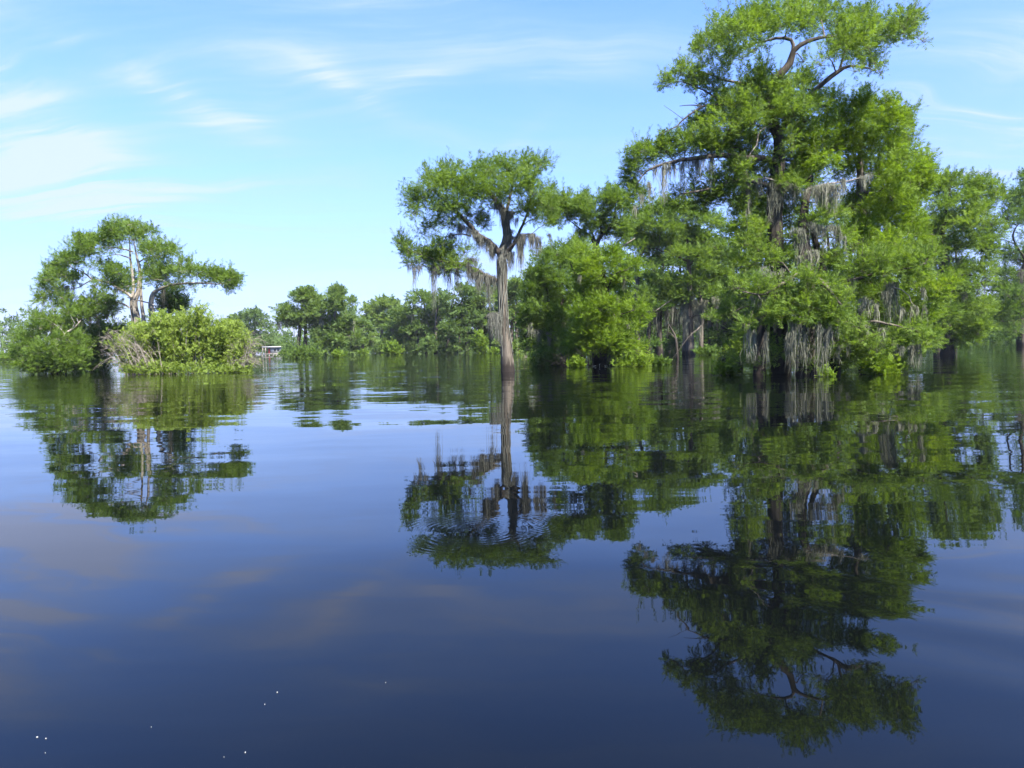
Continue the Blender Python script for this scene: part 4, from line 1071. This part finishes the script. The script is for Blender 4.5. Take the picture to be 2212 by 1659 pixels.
FAR = [
    # label, u, half, vtop, Y, seed, options
    ("round-headed dark cypress behind the right end of the bright shrub", 535, 58, 672, 250, 41, dict(crown=.8, leaf=M_LEAF_FAR, moss=2, tint0=.35, flat=.35)),
    ("flat-topped cypress with dark arching limbs, first of the pair right of the boathouse", 656, 64, 626, 128, 42, dict(crown=.5, stems=2, moss=10, tint0=.7, low=0.1, dens=1.35)),
    ("mossy cypress with a ragged high top, second of the pair right of the boathouse", 726, 48, 622, 126, 43, dict(crown=.66, stems=1, moss=16, tint0=.65, dens=1.35)),
    ("low rounded cypress right of the ragged mossy pair", 780, 34, 690, 160, 44, dict(crown=.7, moss=5, tint0=.6, low=.3)),
    ("pale open-crowned cypress, highest just left of the lone mossy cypress's hanging limb", 826, 44, 645, 185, 45, dict(crown=.5, moss=5, tint0=.9)),
    ("rounded cypress with a low bright bush before it, on the far shore", 866, 44, 668, 165, 46, dict(crown=.72, moss=6, tint0=.6, low=.3)),
    ("dense cypress beneath the lone cypress's longest moss strand", 918, 50, 632, 160, 47, dict(crown=.6, stems=2, moss=9, tint0=.45, low=.2)),
    ("tall dark cypress with a stand of many stems, left of the lone cypress trunk", 990, 56, 618, 150, 48, dict(crown=.55, stems=5, moss=8, tint0=.4)),
    ("cypress half hidden directly behind the lone cypress trunk", 1052, 44, 614, 152, 49, dict(crown=.62, stems=2, moss=9, tint0=.6)),
    ("bright cypress just right of the lone cypress trunk, with a screen of thin mossy stems", 1108, 42, 602, 140, 50, dict(crown=.55, stems=4, moss=16, tint0=.85)),
    ("shadowy cypress at the left flank of the bushy yellow-green cypress", 1172, 50, 590, 84, 51, dict(crown=.85, stems=2, moss=8, tint0=.35, low=.3, leaf=M_LEAF)),
]
for lab, u, half, vt, Y, sd, kw in FAR:
    far_tree(lab, u, half, vt, Y, sd, **kw)
WOOD = "cypresses standing deep in the grove on the right"
WLABS = ["shadowed cypress deep in the grove, seen through the bushy cypress's left side", "shadowed cypress deep behind the bushy yellow-green cypress's right half", "shadowed cypress deep in the grove behind the leaning dead trunk", "shadowed cypress deep behind the shaded mossy trunks", "shadowed cypress deep in the gap right of the shaded mossy trunks", "shadowed cypress deep behind the tallest cypress's left lower boughs",
         "shadowed cypress deep behind the tallest cypress's main trunk", "shadowed cypress deep behind the lower right boughs of the tallest cypress", "shadowed cypress deep behind the full bright green cypress", "shadowed cypress deep behind the layered cypress's trunk"]
for u, half, vt, Y, sd, st in [(1255, 60, 560, 118, 61, 2), (1345, 60, 590, 125, 62, 3), (1425, 60, 560, 120, 63, 2), (1510, 65, 500, 105, 64, 3), (1590, 60, 480, 100, 65, 2), (1650, 70, 430, 96, 66, 2), (1760, 80, 440, 100, 67, 2), (1860, 80, 430, 96, 68, 2), (1950, 70, 420, 105, 69, 2), (2040, 70, 470, 118, 70, 2)]:
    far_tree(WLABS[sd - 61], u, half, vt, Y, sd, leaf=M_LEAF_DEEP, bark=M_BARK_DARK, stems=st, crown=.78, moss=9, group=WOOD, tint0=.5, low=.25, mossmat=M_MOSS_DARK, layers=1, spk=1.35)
for i, (u, half, vt, Y) in enumerate([(2135, 55, 640, 190), (2200, 60, 610, 200), (2280, 60, 560, 150), (2370, 70, 480, 120)]):
    far_tree(["hazy far cypress seen low just right of the layered cypress", "hazy far cypress seen low behind the dark edge cypress's trunk", "far cypress just beyond the dark edge cypress", "outermost far cypress beyond the dark edge cypress"][i], u, half, vt, Y, 80 + i, leaf=M_LEAF_FAR, crown=.8, moss=4, group="cypresses of the far right bank", low=.3, tint0=.35, layers=1, spk=1.2)


def far_forest():
    """the wood along the horizon: reads as one mass"""
    rng = np.random.default_rng(90)
    b = Buf()
    for k in range(420):
        az_ = rng.uniform(-52, 50)
        Y = rng.uniform(265, 330)
        x = math.tan(math.radians(az_)) * Y
        u = CXP + FPX * x / Y
        hgt = 15.5 + 2.5 * math.sin(u * .011) + rng.normal(0, 1.6)
        if 440 < u < 640:
            hgt *= .62
        w = rng.uniform(3.0, 5.5)
        nn = 32
        sp = np.column_stack([x + rng.normal(0, w * .55, nn), Y + rng.normal(0, w * .5, nn), hgt * rng.uniform(0.0, 1.0, nn) ** .8])
        sp[:, 2] = np.clip(sp[:, 2], .4, None)
        sprays(b, sp, rng.normal(0, .6, (nn, 3)) + np.array([0, -.2, .5]), rng.uniform(1.6, 3.2, nn), 5, rng, np.full(nn, .35) + rng.normal(0, .2, nn) + rng.normal(0, .15))
        nl = 12
        lo = np.column_stack([x + rng.normal(0, w, nl), Y - 3 + rng.normal(0, w * .5, nl), rng.uniform(0.2, 5, nl)])
        sprays(b, lo, rng.normal(0, .6, (nl, 3)) + np.array([0, -.2, .5]), rng.uniform(1.8, 3.2, nl), 5, rng, np.full(nl, .4) + rng.normal(0, .2, nl))
        if k % 2:
            tube(b, np.array([[x, Y, -.4, .45], [x + rng.normal(0, .3), Y, hgt * .8, .15]]), 4)
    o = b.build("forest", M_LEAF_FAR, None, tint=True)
    tag(o, "low band of distant woodland along the horizon", kind='stuff')


far_forest()


def undergrowth(label, u0, u1, Y0, Y1, hmax, n, seed, leaf, tint):
    """low leafy cover along a flooded shore: nobody could count it"""
    rng = np.random.default_rng(seed)
    b = Buf()
    u = rng.uniform(u0, u1, n)
    Y = rng.uniform(Y0, Y1, n)
    x = (u - CXP) / FPX * Y
    z = rng.uniform(0, 1, n) ** 1.3 * hmax * (0.45 + 0.55 * np.abs(np.sin(x * .23) * np.cos(x * .071 + 1)))
    sprays(b, np.column_stack([x, Y, z + .1]), rng.normal(0, .6, (n, 3)) + np.array([0, -.2, .5]), rng.uniform(.7, 1.3, n) * Y * .0065, 5, rng, tint + rng.normal(0, .2, n))
    o = b.build("undergrowth", leaf, None, tint=True)
    tag(o, label, kind='stuff')


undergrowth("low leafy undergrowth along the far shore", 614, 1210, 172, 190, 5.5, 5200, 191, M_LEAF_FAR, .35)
undergrowth("low dim undergrowth at the back of the flooded grove", 1190, 2330, 122, 140, 6.0, 7000, 192, M_LEAF_DEEP, .4)


# ------------------------------------------------------------------ shrubs and low water plants
def curve_pts(p0, dirv, L, droop, rng, n=7, r0=.02, wob=.05):
    t = np.linspace(0, 1, n)[:, None]
    d = dirv / np.linalg.norm(dirv)
    c = p0 + d * t * L + np.array([0, 0, -1.0]) * droop * L * t ** 2 + np.cumsum(rng.normal(0, wob * L / n, (n, 3)), 0)
    return np.column_stack([c, np.maximum(.004, r0 * (1 - .8 * t[:, 0]))])


def leaves_along(b, path, n, spread, size, rng, tint, t0=.3):
    k = np.clip((t0 + (1 - t0) * rng.random(n) ** .8) * (len(path) - 1), 0, len(path) - 1.001)
    i = k.astype(int)
    f = (k - i)[:, None]
    c = path[i, :3] * (1 - f) + path[i + 1, :3] * f
    pos = c + rng.normal(0, spread, (n, 3))
    pos[:, 2] = np.maximum(pos[:, 2], .03)
    dr = rng.normal(0, .7, (n, 3)) + np.array([0, 0, .6])
    sprays(b, pos, dr, size * rng.uniform(.6, 1.3, n), 7, rng, tint + rng.normal(0, .12, n))


def bright_shrub():
    rng = np.random.default_rng(101)
    Y = 50.5
    c0 = P(*uv(1, 1430, 1400), Y)
    org = np.array([c0[0], c0[1], 0.0])
    root = empty("shrub", org)
    tag(root, "big bright yellow-green shrub rising from the water, fringed with bare grey twigs at both ends", "shrub")
    ppm = Y / FPX * VIEW[1][2]
    # outline of the leafy dome read from the picture: x -> top
    xs = np.array([880, 960, 1050, 1150, 1250, 1330, 1420, 1500, 1580, 1650, 1720, 1800, 1880, 1950, 2020])
    tops = np.array([1180, 1060, 1000, 985, 935, 915, 925, 935, 850, 930, 1000, 965, 985, 1060, 1180])
    for k in range(84):
        x = rng.uniform(900, 2000) if k < 64 else rng.uniform(1220, 1900)
        yt = np.interp(x, xs, tops) + abs(rng.normal(0, 45)) + (20 if k < 64 else 0)
        dd = rng.uniform(-1.9, 2.0)
        tip = P(*uv(1, x, yt), Y + dd)
        bx = 1430 + (x - 1430) * rng.uniform(.55, .9)
        bse = P(*uv(1, bx, 1395), Y + dd * .6)
        bse[2] = -.2
        mid = (bse + tip) / 2 + rng.normal(0, .14, 3)
        mid[2] = bse[2] + (tip[2] - bse[2]) * .58
        path = smooth_path([(*bse, .035), (*mid, .022), (*tip, .006)], .25)
        wb, lb = Buf(), Buf()
        tube(wb, path, 5)
        edge = min(1, abs(x - 1450) / 520)
        full = 1.0 - .68 * edge ** 2 if x < 1450 else 1.0 - .45 * edge ** 2
        ti = .64 + rng.normal(0, .10)
        leaves_along(lb, path, int(120 * full), .13, .25, rng, ti, .12)
        for s in range(9):
            i = int(rng.uniform(.15, .9) * (len(path) - 1))
            dirv = np.array([rng.normal(0, .42), rng.normal(0, .42), rng.uniform(.7, 1)])
            sp = curve_pts(path[i, :3], dirv, rng.uniform(.5, 1.3), .03, rng, 5, .011)
            tube(wb, sp, 4, cap=False)
            leaves_along(lb, sp, int(34 * full), .09, .24, rng, ti + rng.normal(0, .05), .15)
        o = wb.build("stem", M_TWIG, root, org, smooth=True)
        lb.build("foliage", M_WILLOW, o, org, tint=True)
    # bare arching twigs
    for side, x0, x1, n in ((-1, 800, 1260, 36), (1, 1830, 2080, 30)):
        for k in range(n):
            bx = rng.uniform(1000, 1330) if side < 0 else rng.uniform(1780, 1960)
            x = bx + side * rng.uniform(60, 330 if side < 0 else 170)
            x = np.clip(x, x0 - 10, x1)
            yt = rng.uniform(1070, 1330)
            dd = rng.uniform(-2.2, -.6)
            tip = P(*uv(1, x, yt), Y + dd)
            bse = P(*uv(1, bx, 1390), Y + dd + .3)
            bse[2] = -.15
            mid = (bse * .45 + tip * .55)
            mid[2] = bse[2] + (tip[2] - bse[2]) * rng.uniform(.75, 1.15)
            path = smooth_path([(*bse, .024), (*mid, .016), (*tip, .005)], .18)
            wb = Buf()
            tube(wb, path, 5)
            for s in range(10):
                i = int(rng.uniform(.2, .97) * (len(path) - 1))
                dirv = (path[min(i + 1, len(path) - 1), :3] - path[i - 1, :3])
                dirv = dirv / (np.linalg.norm(dirv) + 1e-6) + rng.normal(0, .45, 3)
                sp = curve_pts(path[i, :3], dirv, rng.uniform(.4, 1.1), .22, rng, 6, .012)
                tube(wb, sp, 4, cap=False)
                for q in range(2):
                    j = rng.integers(2, 5)
                    tube(wb, curve_pts(sp[j, :3], dirv + rng.normal(0, .6, 3), rng.uniform(.2, .5), .3, rng, 4, .007), 3, cap=False)
            o = wb.build("bare_twig", M_TWIG, root, org, smooth=True)
            if k % 3 == 0:
                lb = Buf()
                leaves_along(lb, path, 26, .2, .26, rng, .45, .1)
                lb.build("foliage", M_WILLOW, o, org, tint=True)
    # low leafy skirt at the water line
    lb = Buf()
    n = 1500
    x = rng.uniform(960, 2000, n)
    y = 1400 - np.abs(rng.normal(0, 40, n))
    pos = np.array([P(*uv(1, a, bb), Y + d) for a, bb, d in zip(x, y, rng.uniform(-2.2, -1.2, n))])
    pos[:, 2] = np.maximum(pos[:, 2] - .05, .03)
    sprays(lb, pos, rng.normal(0, .7, (n, 3)) + np.array([0, 0, .5]), rng.uniform(.18, .34, n), 7, rng, rng.normal(.42, .15, n))
    lb.build("foliage", M_WILLOW, root, org, tint=True)


def low_shrub(label, view, cx, base, rx, top, Y, seed, leaf=None, n=900, size=.3, tint0=.5, stems=9, name="shrub"):
    rng = np.random.default_rng(seed)
    c0 = P(*uv(view, cx, base), Y)
    org = np.array([c0[0], c0[1], 0.0])
    root = empty(name, org)
    tag(root, label, "shrub")
    s = VIEW[view][2] * Y / FPX
    hx, hz = rx * s, (base - top) * s
    for k in range(stems):
        a = rng.uniform(-1, 1)
        tip = org + np.array([a * hx, rng.uniform(-.7, .7) * hx * .7, hz * (1 - .55 * a * a) * rng.uniform(.65, 1.0)])
        bse = org + np.array([a * hx * .4, (tip[1] - org[1]) * .4, -.2])
        mid = (bse + tip) / 2 + np.array([0, 0, hz * .15]) + rng.normal(0, .05, 3)
        path = smooth_path([(*bse, .03), (*mid, .02), (*tip, .006)], .15)
        wb, lb = Buf(), Buf()
        tube(wb, path, 4)
        sprd = max(.10, .16 * hx)
        m_ = max(12, n // stems)
        leaves_along(lb, path, m_, sprd, size, rng, tint0 + rng.normal(0, .1), .1)
        o = wb.build("stem", M_BARK_DARK, root, org)
        lb.build("foliage", leaf or M_LEAF_BRIGHT, o, org, tint=True)


bright_shrub()
low_shrub("leafy bright green sprig shrub at the water's edge under the tallest cypress's right boughs", 6, 1210, 1450, 150, 1320, 28.6, 111, n=1500, size=.26, tint0=.65, stems=12)
low_shrub("small yellow-green tuft in the water below the longest pair of pale moss beards", 6, 785, 1470, 40, 1425, 27.6, 112, n=160, size=.2, tint0=.6, stems=5)
low_shrub("green leafy sprig low over the water left of the tallest cypress's foot", 6, 80, 1450, 80, 1350, 30.5, 113, n=420, size=.26, tint0=.45, stems=7)
low_shrub("yellow-green clump in the water at the left foot of the bushy cypress", 4, 500, 1520, 75, 1455, 44.6, 114, n=420, size=.3, tint0=.7, stems=7)
low_shrub("wide yellow-green water plants spreading right of the bushy cypress's foot", 4, 960, 1515, 160, 1450, 44.4, 115, n=700, size=.3, tint0=.65, stems=10)
low_shrub("dim green water plants trailing from the shaded grove's front", 4, 1170, 1500, 80, 1455, 46, 116, n=300, size=.3, tint0=.3, stems=6, leaf=M_LEAF)
low_shrub("small leafy clump at the foot of the shaded moss-hung trunks", 4, 1500, 1420, 80, 1360, 74, 117, n=350, size=.4, tint0=.35, stems=7, leaf=M_LEAF)
low_shrub("brownish low clump at the water's edge left of the bushy cypress", 4, 260, 1450, 140, 1360, 50, 118, n=700, size=.4, tint0=.4, stems=6, leaf=M_LEAF)
low_shrub("wide dark green bush island under the pair of cypresses right of the boathouse", 2, 455, 735, 140, 670, 118, 119, n=900, size=.7, tint0=.5, stems=14, leaf=M_LEAF)
low_shrub("small leafy clump at the foot of the ragged mossy cypress", 2, 720, 732, 60, 690, 118, 120, n=220, size=.7, tint0=.6, stems=5)
low_shrub("bright rounded bush on the far shore, lowest part of the tree line there", 2, 1115, 705, 85, 615, 145, 121, n=700, size=.8, tint0=.5, stems=10)
low_shrub("olive grey moss-hung bush on the far shore beside the many-stemmed cypress", 2, 1410, 705, 90, 570, 146, 122, n=700, size=.8, tint0=.45, stems=10, leaf=M_LEAF_FAR)
low_shrub("bright leafy bush directly left of the lone cypress trunk on the far shore", 2, 1805, 690, 60, 510, 138, 123, n=600, size=.8, tint0=.5, stems=9)
low_shrub("yellow-green tuft at the water beside the lone cypress trunk", 2, 1915, 700, 40, 660, 125, 124, n=150, size=.6, tint0=.7, stems=5)
low_shrub("small bush on the far shore left of the bright rounded bush", 2, 910, 700, 45, 660, 150, 125, n=180, size=.7, tint0=.5, stems=5)
low_shrub("low bush in the water at the extreme left, before the distant wood", 1, 40, 1290, 70, 1235, 160, 126, n=300, size=.9, tint0=.5, stems=6)


def twig_tangle():
    """dead brown tangle in the hollow under the bushy cypress"""
    rng = np.random.default_rng(131)
    Y = 45.2
    c0 = P(*uv(4, 690, 1510), Y)
    org = np.array([c0[0], c0[1], 0.0])
    root = empty("brush_pile", org)
    tag(root, "dome of dead brown twigs in the dark hollow at the foot of the bushy cypress", "brush pile")
    for k in range(40):
        a = rng.uniform(-1, 1)
        bse = org + np.array([a * 2.6, rng.uniform(-.4, .9), -.1])
        path = curve_pts(bse, np.array([a * .5 + rng.normal(0, .5), rng.normal(0, .3), 1.0]), rng.uniform(1.2, 2.4) * (1 - .4 * a * a), .25, rng, 8, .02, .12)
        b = Buf()
        tube(b, path, 4)
        for q in range(5):
            i = rng.integers(1, 7)
            tube(b, curve_pts(path[i, :3], rng.normal(0, 1, 3) + np.array([0, 0, .3]), rng.uniform(.4, 1.0), .3, rng, 5, .010, .15), 3, cap=False)
        b.build("twig", M_BARK_DARK, root, org)


twig_tangle()


def snag():
    T0 = [(1290, 1390), (1275, 1300), (1245, 1230), (1215, 1178)]
    Y = 60
    w = [(*P(*uv(4, x, y), Y), r) for (x, y), r in zip(T0, (.12, .10, .08, .04))]
    w[0] = (*w[0][:2], -.3, .13)
    b = Buf()
    org = np.array([w[0][0], w[0][1], 0])
    path = smooth_path(w, .25)
    tube(b, path, 7)
    tube(b, np.array([path[8], [path[8][0] - .5, path[8][1], path[8][2] + .6, .02]]), 5)
    o = b.build("dead_trunk", M_BARK_DARK, None, org, smooth=True)
    tag(o, "thin dead leaning trunk in the water before the shaded moss-hung trunks", "dead tree")
    b = Buf()
    w = [(*P(*uv(4, x, y), 58), r) for x, y, r in ((1375, 1285, .03), (1420, 1250, .06), (1475, 1195, .05))]
    path = smooth_path(w, .25)
    # a fallen bough, its low end under water
    e = path[0].copy()
    e[2] = -.3
    e[0] -= 1.6
    path = smooth_path([tuple(e), tuple(path[0]), tuple(path[len(path) // 2]), tuple(path[-1])], .3)
    tube(b, path, 6)
    org = np.array([path[0][0], path[0][1], 0])
    tag(b.build("fallen_branch", M_BARK, None, org, smooth=True), "fallen bough leaning up against the shaded moss-hung trunks", "branch")
    # bleached twigs lying on the water under the bushy cypress
    rng = np.random.default_rng(141)
    c = water_at(*uv(4, 640, 1512))
    root = empty("fallen_branch", (c[0], c[1], 0))
    tag(root, "bleached fallen twigs floating in the dark hollow below the bushy cypress", "branch")
    for k in range(7):
        p = np.array([c[0] - 1.1 + k * .36, c[1] + rng.normal(0, .08), .02])
        b = Buf()
        tube(b, curve_pts(p, np.array([rng.normal(0, .6), rng.normal(0, .3), rng.uniform(.2, .9)]), rng.uniform(.16, .32), .5, rng, 6, .022, .12), 5)
        tube(b, curve_pts(p, np.array([rng.choice([-1, 1]), rng.normal(0, .3), .15]), rng.uniform(.12, .25), .1, rng, 5, .018, .1), 5)
        b.build("twig", M_WHITE, root, np.array([c[0], c[1], 0]))
    b = Buf()
    tube(b, np.array([[c[0] - 1.7, c[1], .03, .03], [c[0] - .6, c[1] + .05, .05, .04], [c[0] + 1.6, c[1], .02, .03]]), 5)
    b.build("stem", M_BARK_PALE, root, np.array([c[0], c[1], 0]))


M_WHITE = plain_mat("bleached_wood", (.72, .70, .64), .7, .2, 8)


def box(b, x0, x1, y0, y1, z0, z1):
    v = np.array([[x, y, z] for z in (z0, z1) for y in (y0, y1) for x in (x0, x1)])
    b.add(v, [[0, 2, 1], [1, 2, 3], [4, 5, 6], [5, 7, 6], [0, 1, 4], [1, 5, 4], [2, 6, 3], [3, 6, 7], [0, 4, 2], [2, 4, 6], [1, 3, 5], [3, 7, 5]])


def boathouse():
    Y = 200.0
    c0 = P(588, 762, Y)
    X, Z = c0[0], 0
    org = np.array([X, Y, 0.0])
    root = empty("boathouse", org)
    tag(root, "small grey lakeside boathouse with a white roof, right of the bright shrub", "building")
    wall = plain_mat("grey_boards", (.22, .24, .26))
    white = plain_mat("white_roof_metal", (.50, .50, .50), .45, .1, 1)
    dark = plain_mat("dark_window_glass", (.02, .025, .03), .15)
    red = plain_mat("red_paint", (.42, .05, .03))
    wood = plain_mat("dock_wood", (.34, .30, .25))
    for (nm, mt, bx) in [("wall", wall, (X - .4, X + 2.3, Y, Y + 4, .55, 2.3)), ("roof", white, (X - 2.7, X + 2.6, Y - .6, Y + 4.4, 2.32, 2.52)), ("window", dark, (X + .5, X + 1.2, Y - .03, Y - .01, 1.1, 1.9)), ("window", dark, (X + 1.5, X + 2.0, Y - .03, Y - .01, 1.1, 1.9)),
                         ("door", red, (X - 1.25, X - .75, Y + .4, Y + .48, .6, 1.9)), ("deck", wood, (X - 2.7, X + 2.5, Y - 1.2, Y + 4, .35, .5)), ("back_wall", wall, (X - 2.5, X - .42, Y + 3.5, Y + 3.7, .55, 2.3))]:
        b = Buf()
        box(b, *bx)
        b.build(nm, mt, root, org)
    for px in (-2.5, -1.5, -.5, .6, 1.5, 2.3):
        b = Buf()
        box(b, X + px - .07, X + px + .07, Y - 1.1, Y - .95, -.6, .35)
        b.build("post", wood, root, org)
    for px in (-2.5, -1.7):
        b = Buf()
        box(b, X + px - .06, X + px + .06, Y - .5, Y - .38, .5, 2.32)
        b.build("post", wood, root, org)


snag()
boathouse()


def flecks():
    mt = plain_mat("white_petal", (.22, .22, .21), .6, .05)
    rng = np.random.default_rng(151)
    for (u, v, s) in [(599, 1496, .014), (80, 1593, .010), (99, 1596, .010), (530, 1626, .012), (327, 1571, .005), (572, 1522, .006), (833, 1475, .005), (98, 1627, .005), (484, 1636, .006)]:
        c = water_at(u, v)
        s *= .18
        n = 9
        a = np.linspace(0, 2 * np.pi, n, endpoint=False)
        w = s * (1 + .3 * rng.normal(0, 1, n))
        th = rng.uniform(0, 3)
        pts = np.column_stack([np.cos(a) * w * 1.5, np.sin(a) * w * .8, np.full(n, .003) + rng.uniform(0, .4, n) * s])
        R = np.array([[math.cos(th), -math.sin(th), 0], [math.sin(th), math.cos(th), 0], [0, 0, 1]])
        v3 = np.vstack([pts @ R.T, [[0, 0, .5 * s + .003]], pts @ R.T * .8 - np.array([0, 0, .006])]) + c
        f = [[i, (i + 1) % n, n] for i in range(n)] + [[i, i + n + 1, (i + 1) % n] for i in range(n)] + [[(i + 1) % n, i + n + 1, (i + 1) % n + n + 1] for i in range(n)]
        b = Buf()
        b.add(v3, f)
        o = b.build("petal", mt, None, np.array([c[0], c[1], 0]))
        tag(o, "tiny white fleck floating on the dark foreground water", "petal", "white flecks floating on the water")


flecks()


def air():
    mt, n, out = new_mat("thin_air")
    pv = n.node('ShaderNodeVolumePrincipled')
    pv.inputs['Color'].default_value = (0.86, 0.93, 1.0, 1)
    pv.inputs['Density'].default_value = HAZE
    mt.node_tree.links.new(pv.outputs[0], out.inputs['Volume'])
    b = Buf()
    box(b, -2300, 2300, -2300, 2300, -1.5, 34)
    o = b.build("haze", mt)
    tag(o, "thin summer haze that pales the far trees", kind='stuff')


HAZE = 0.0001
air()
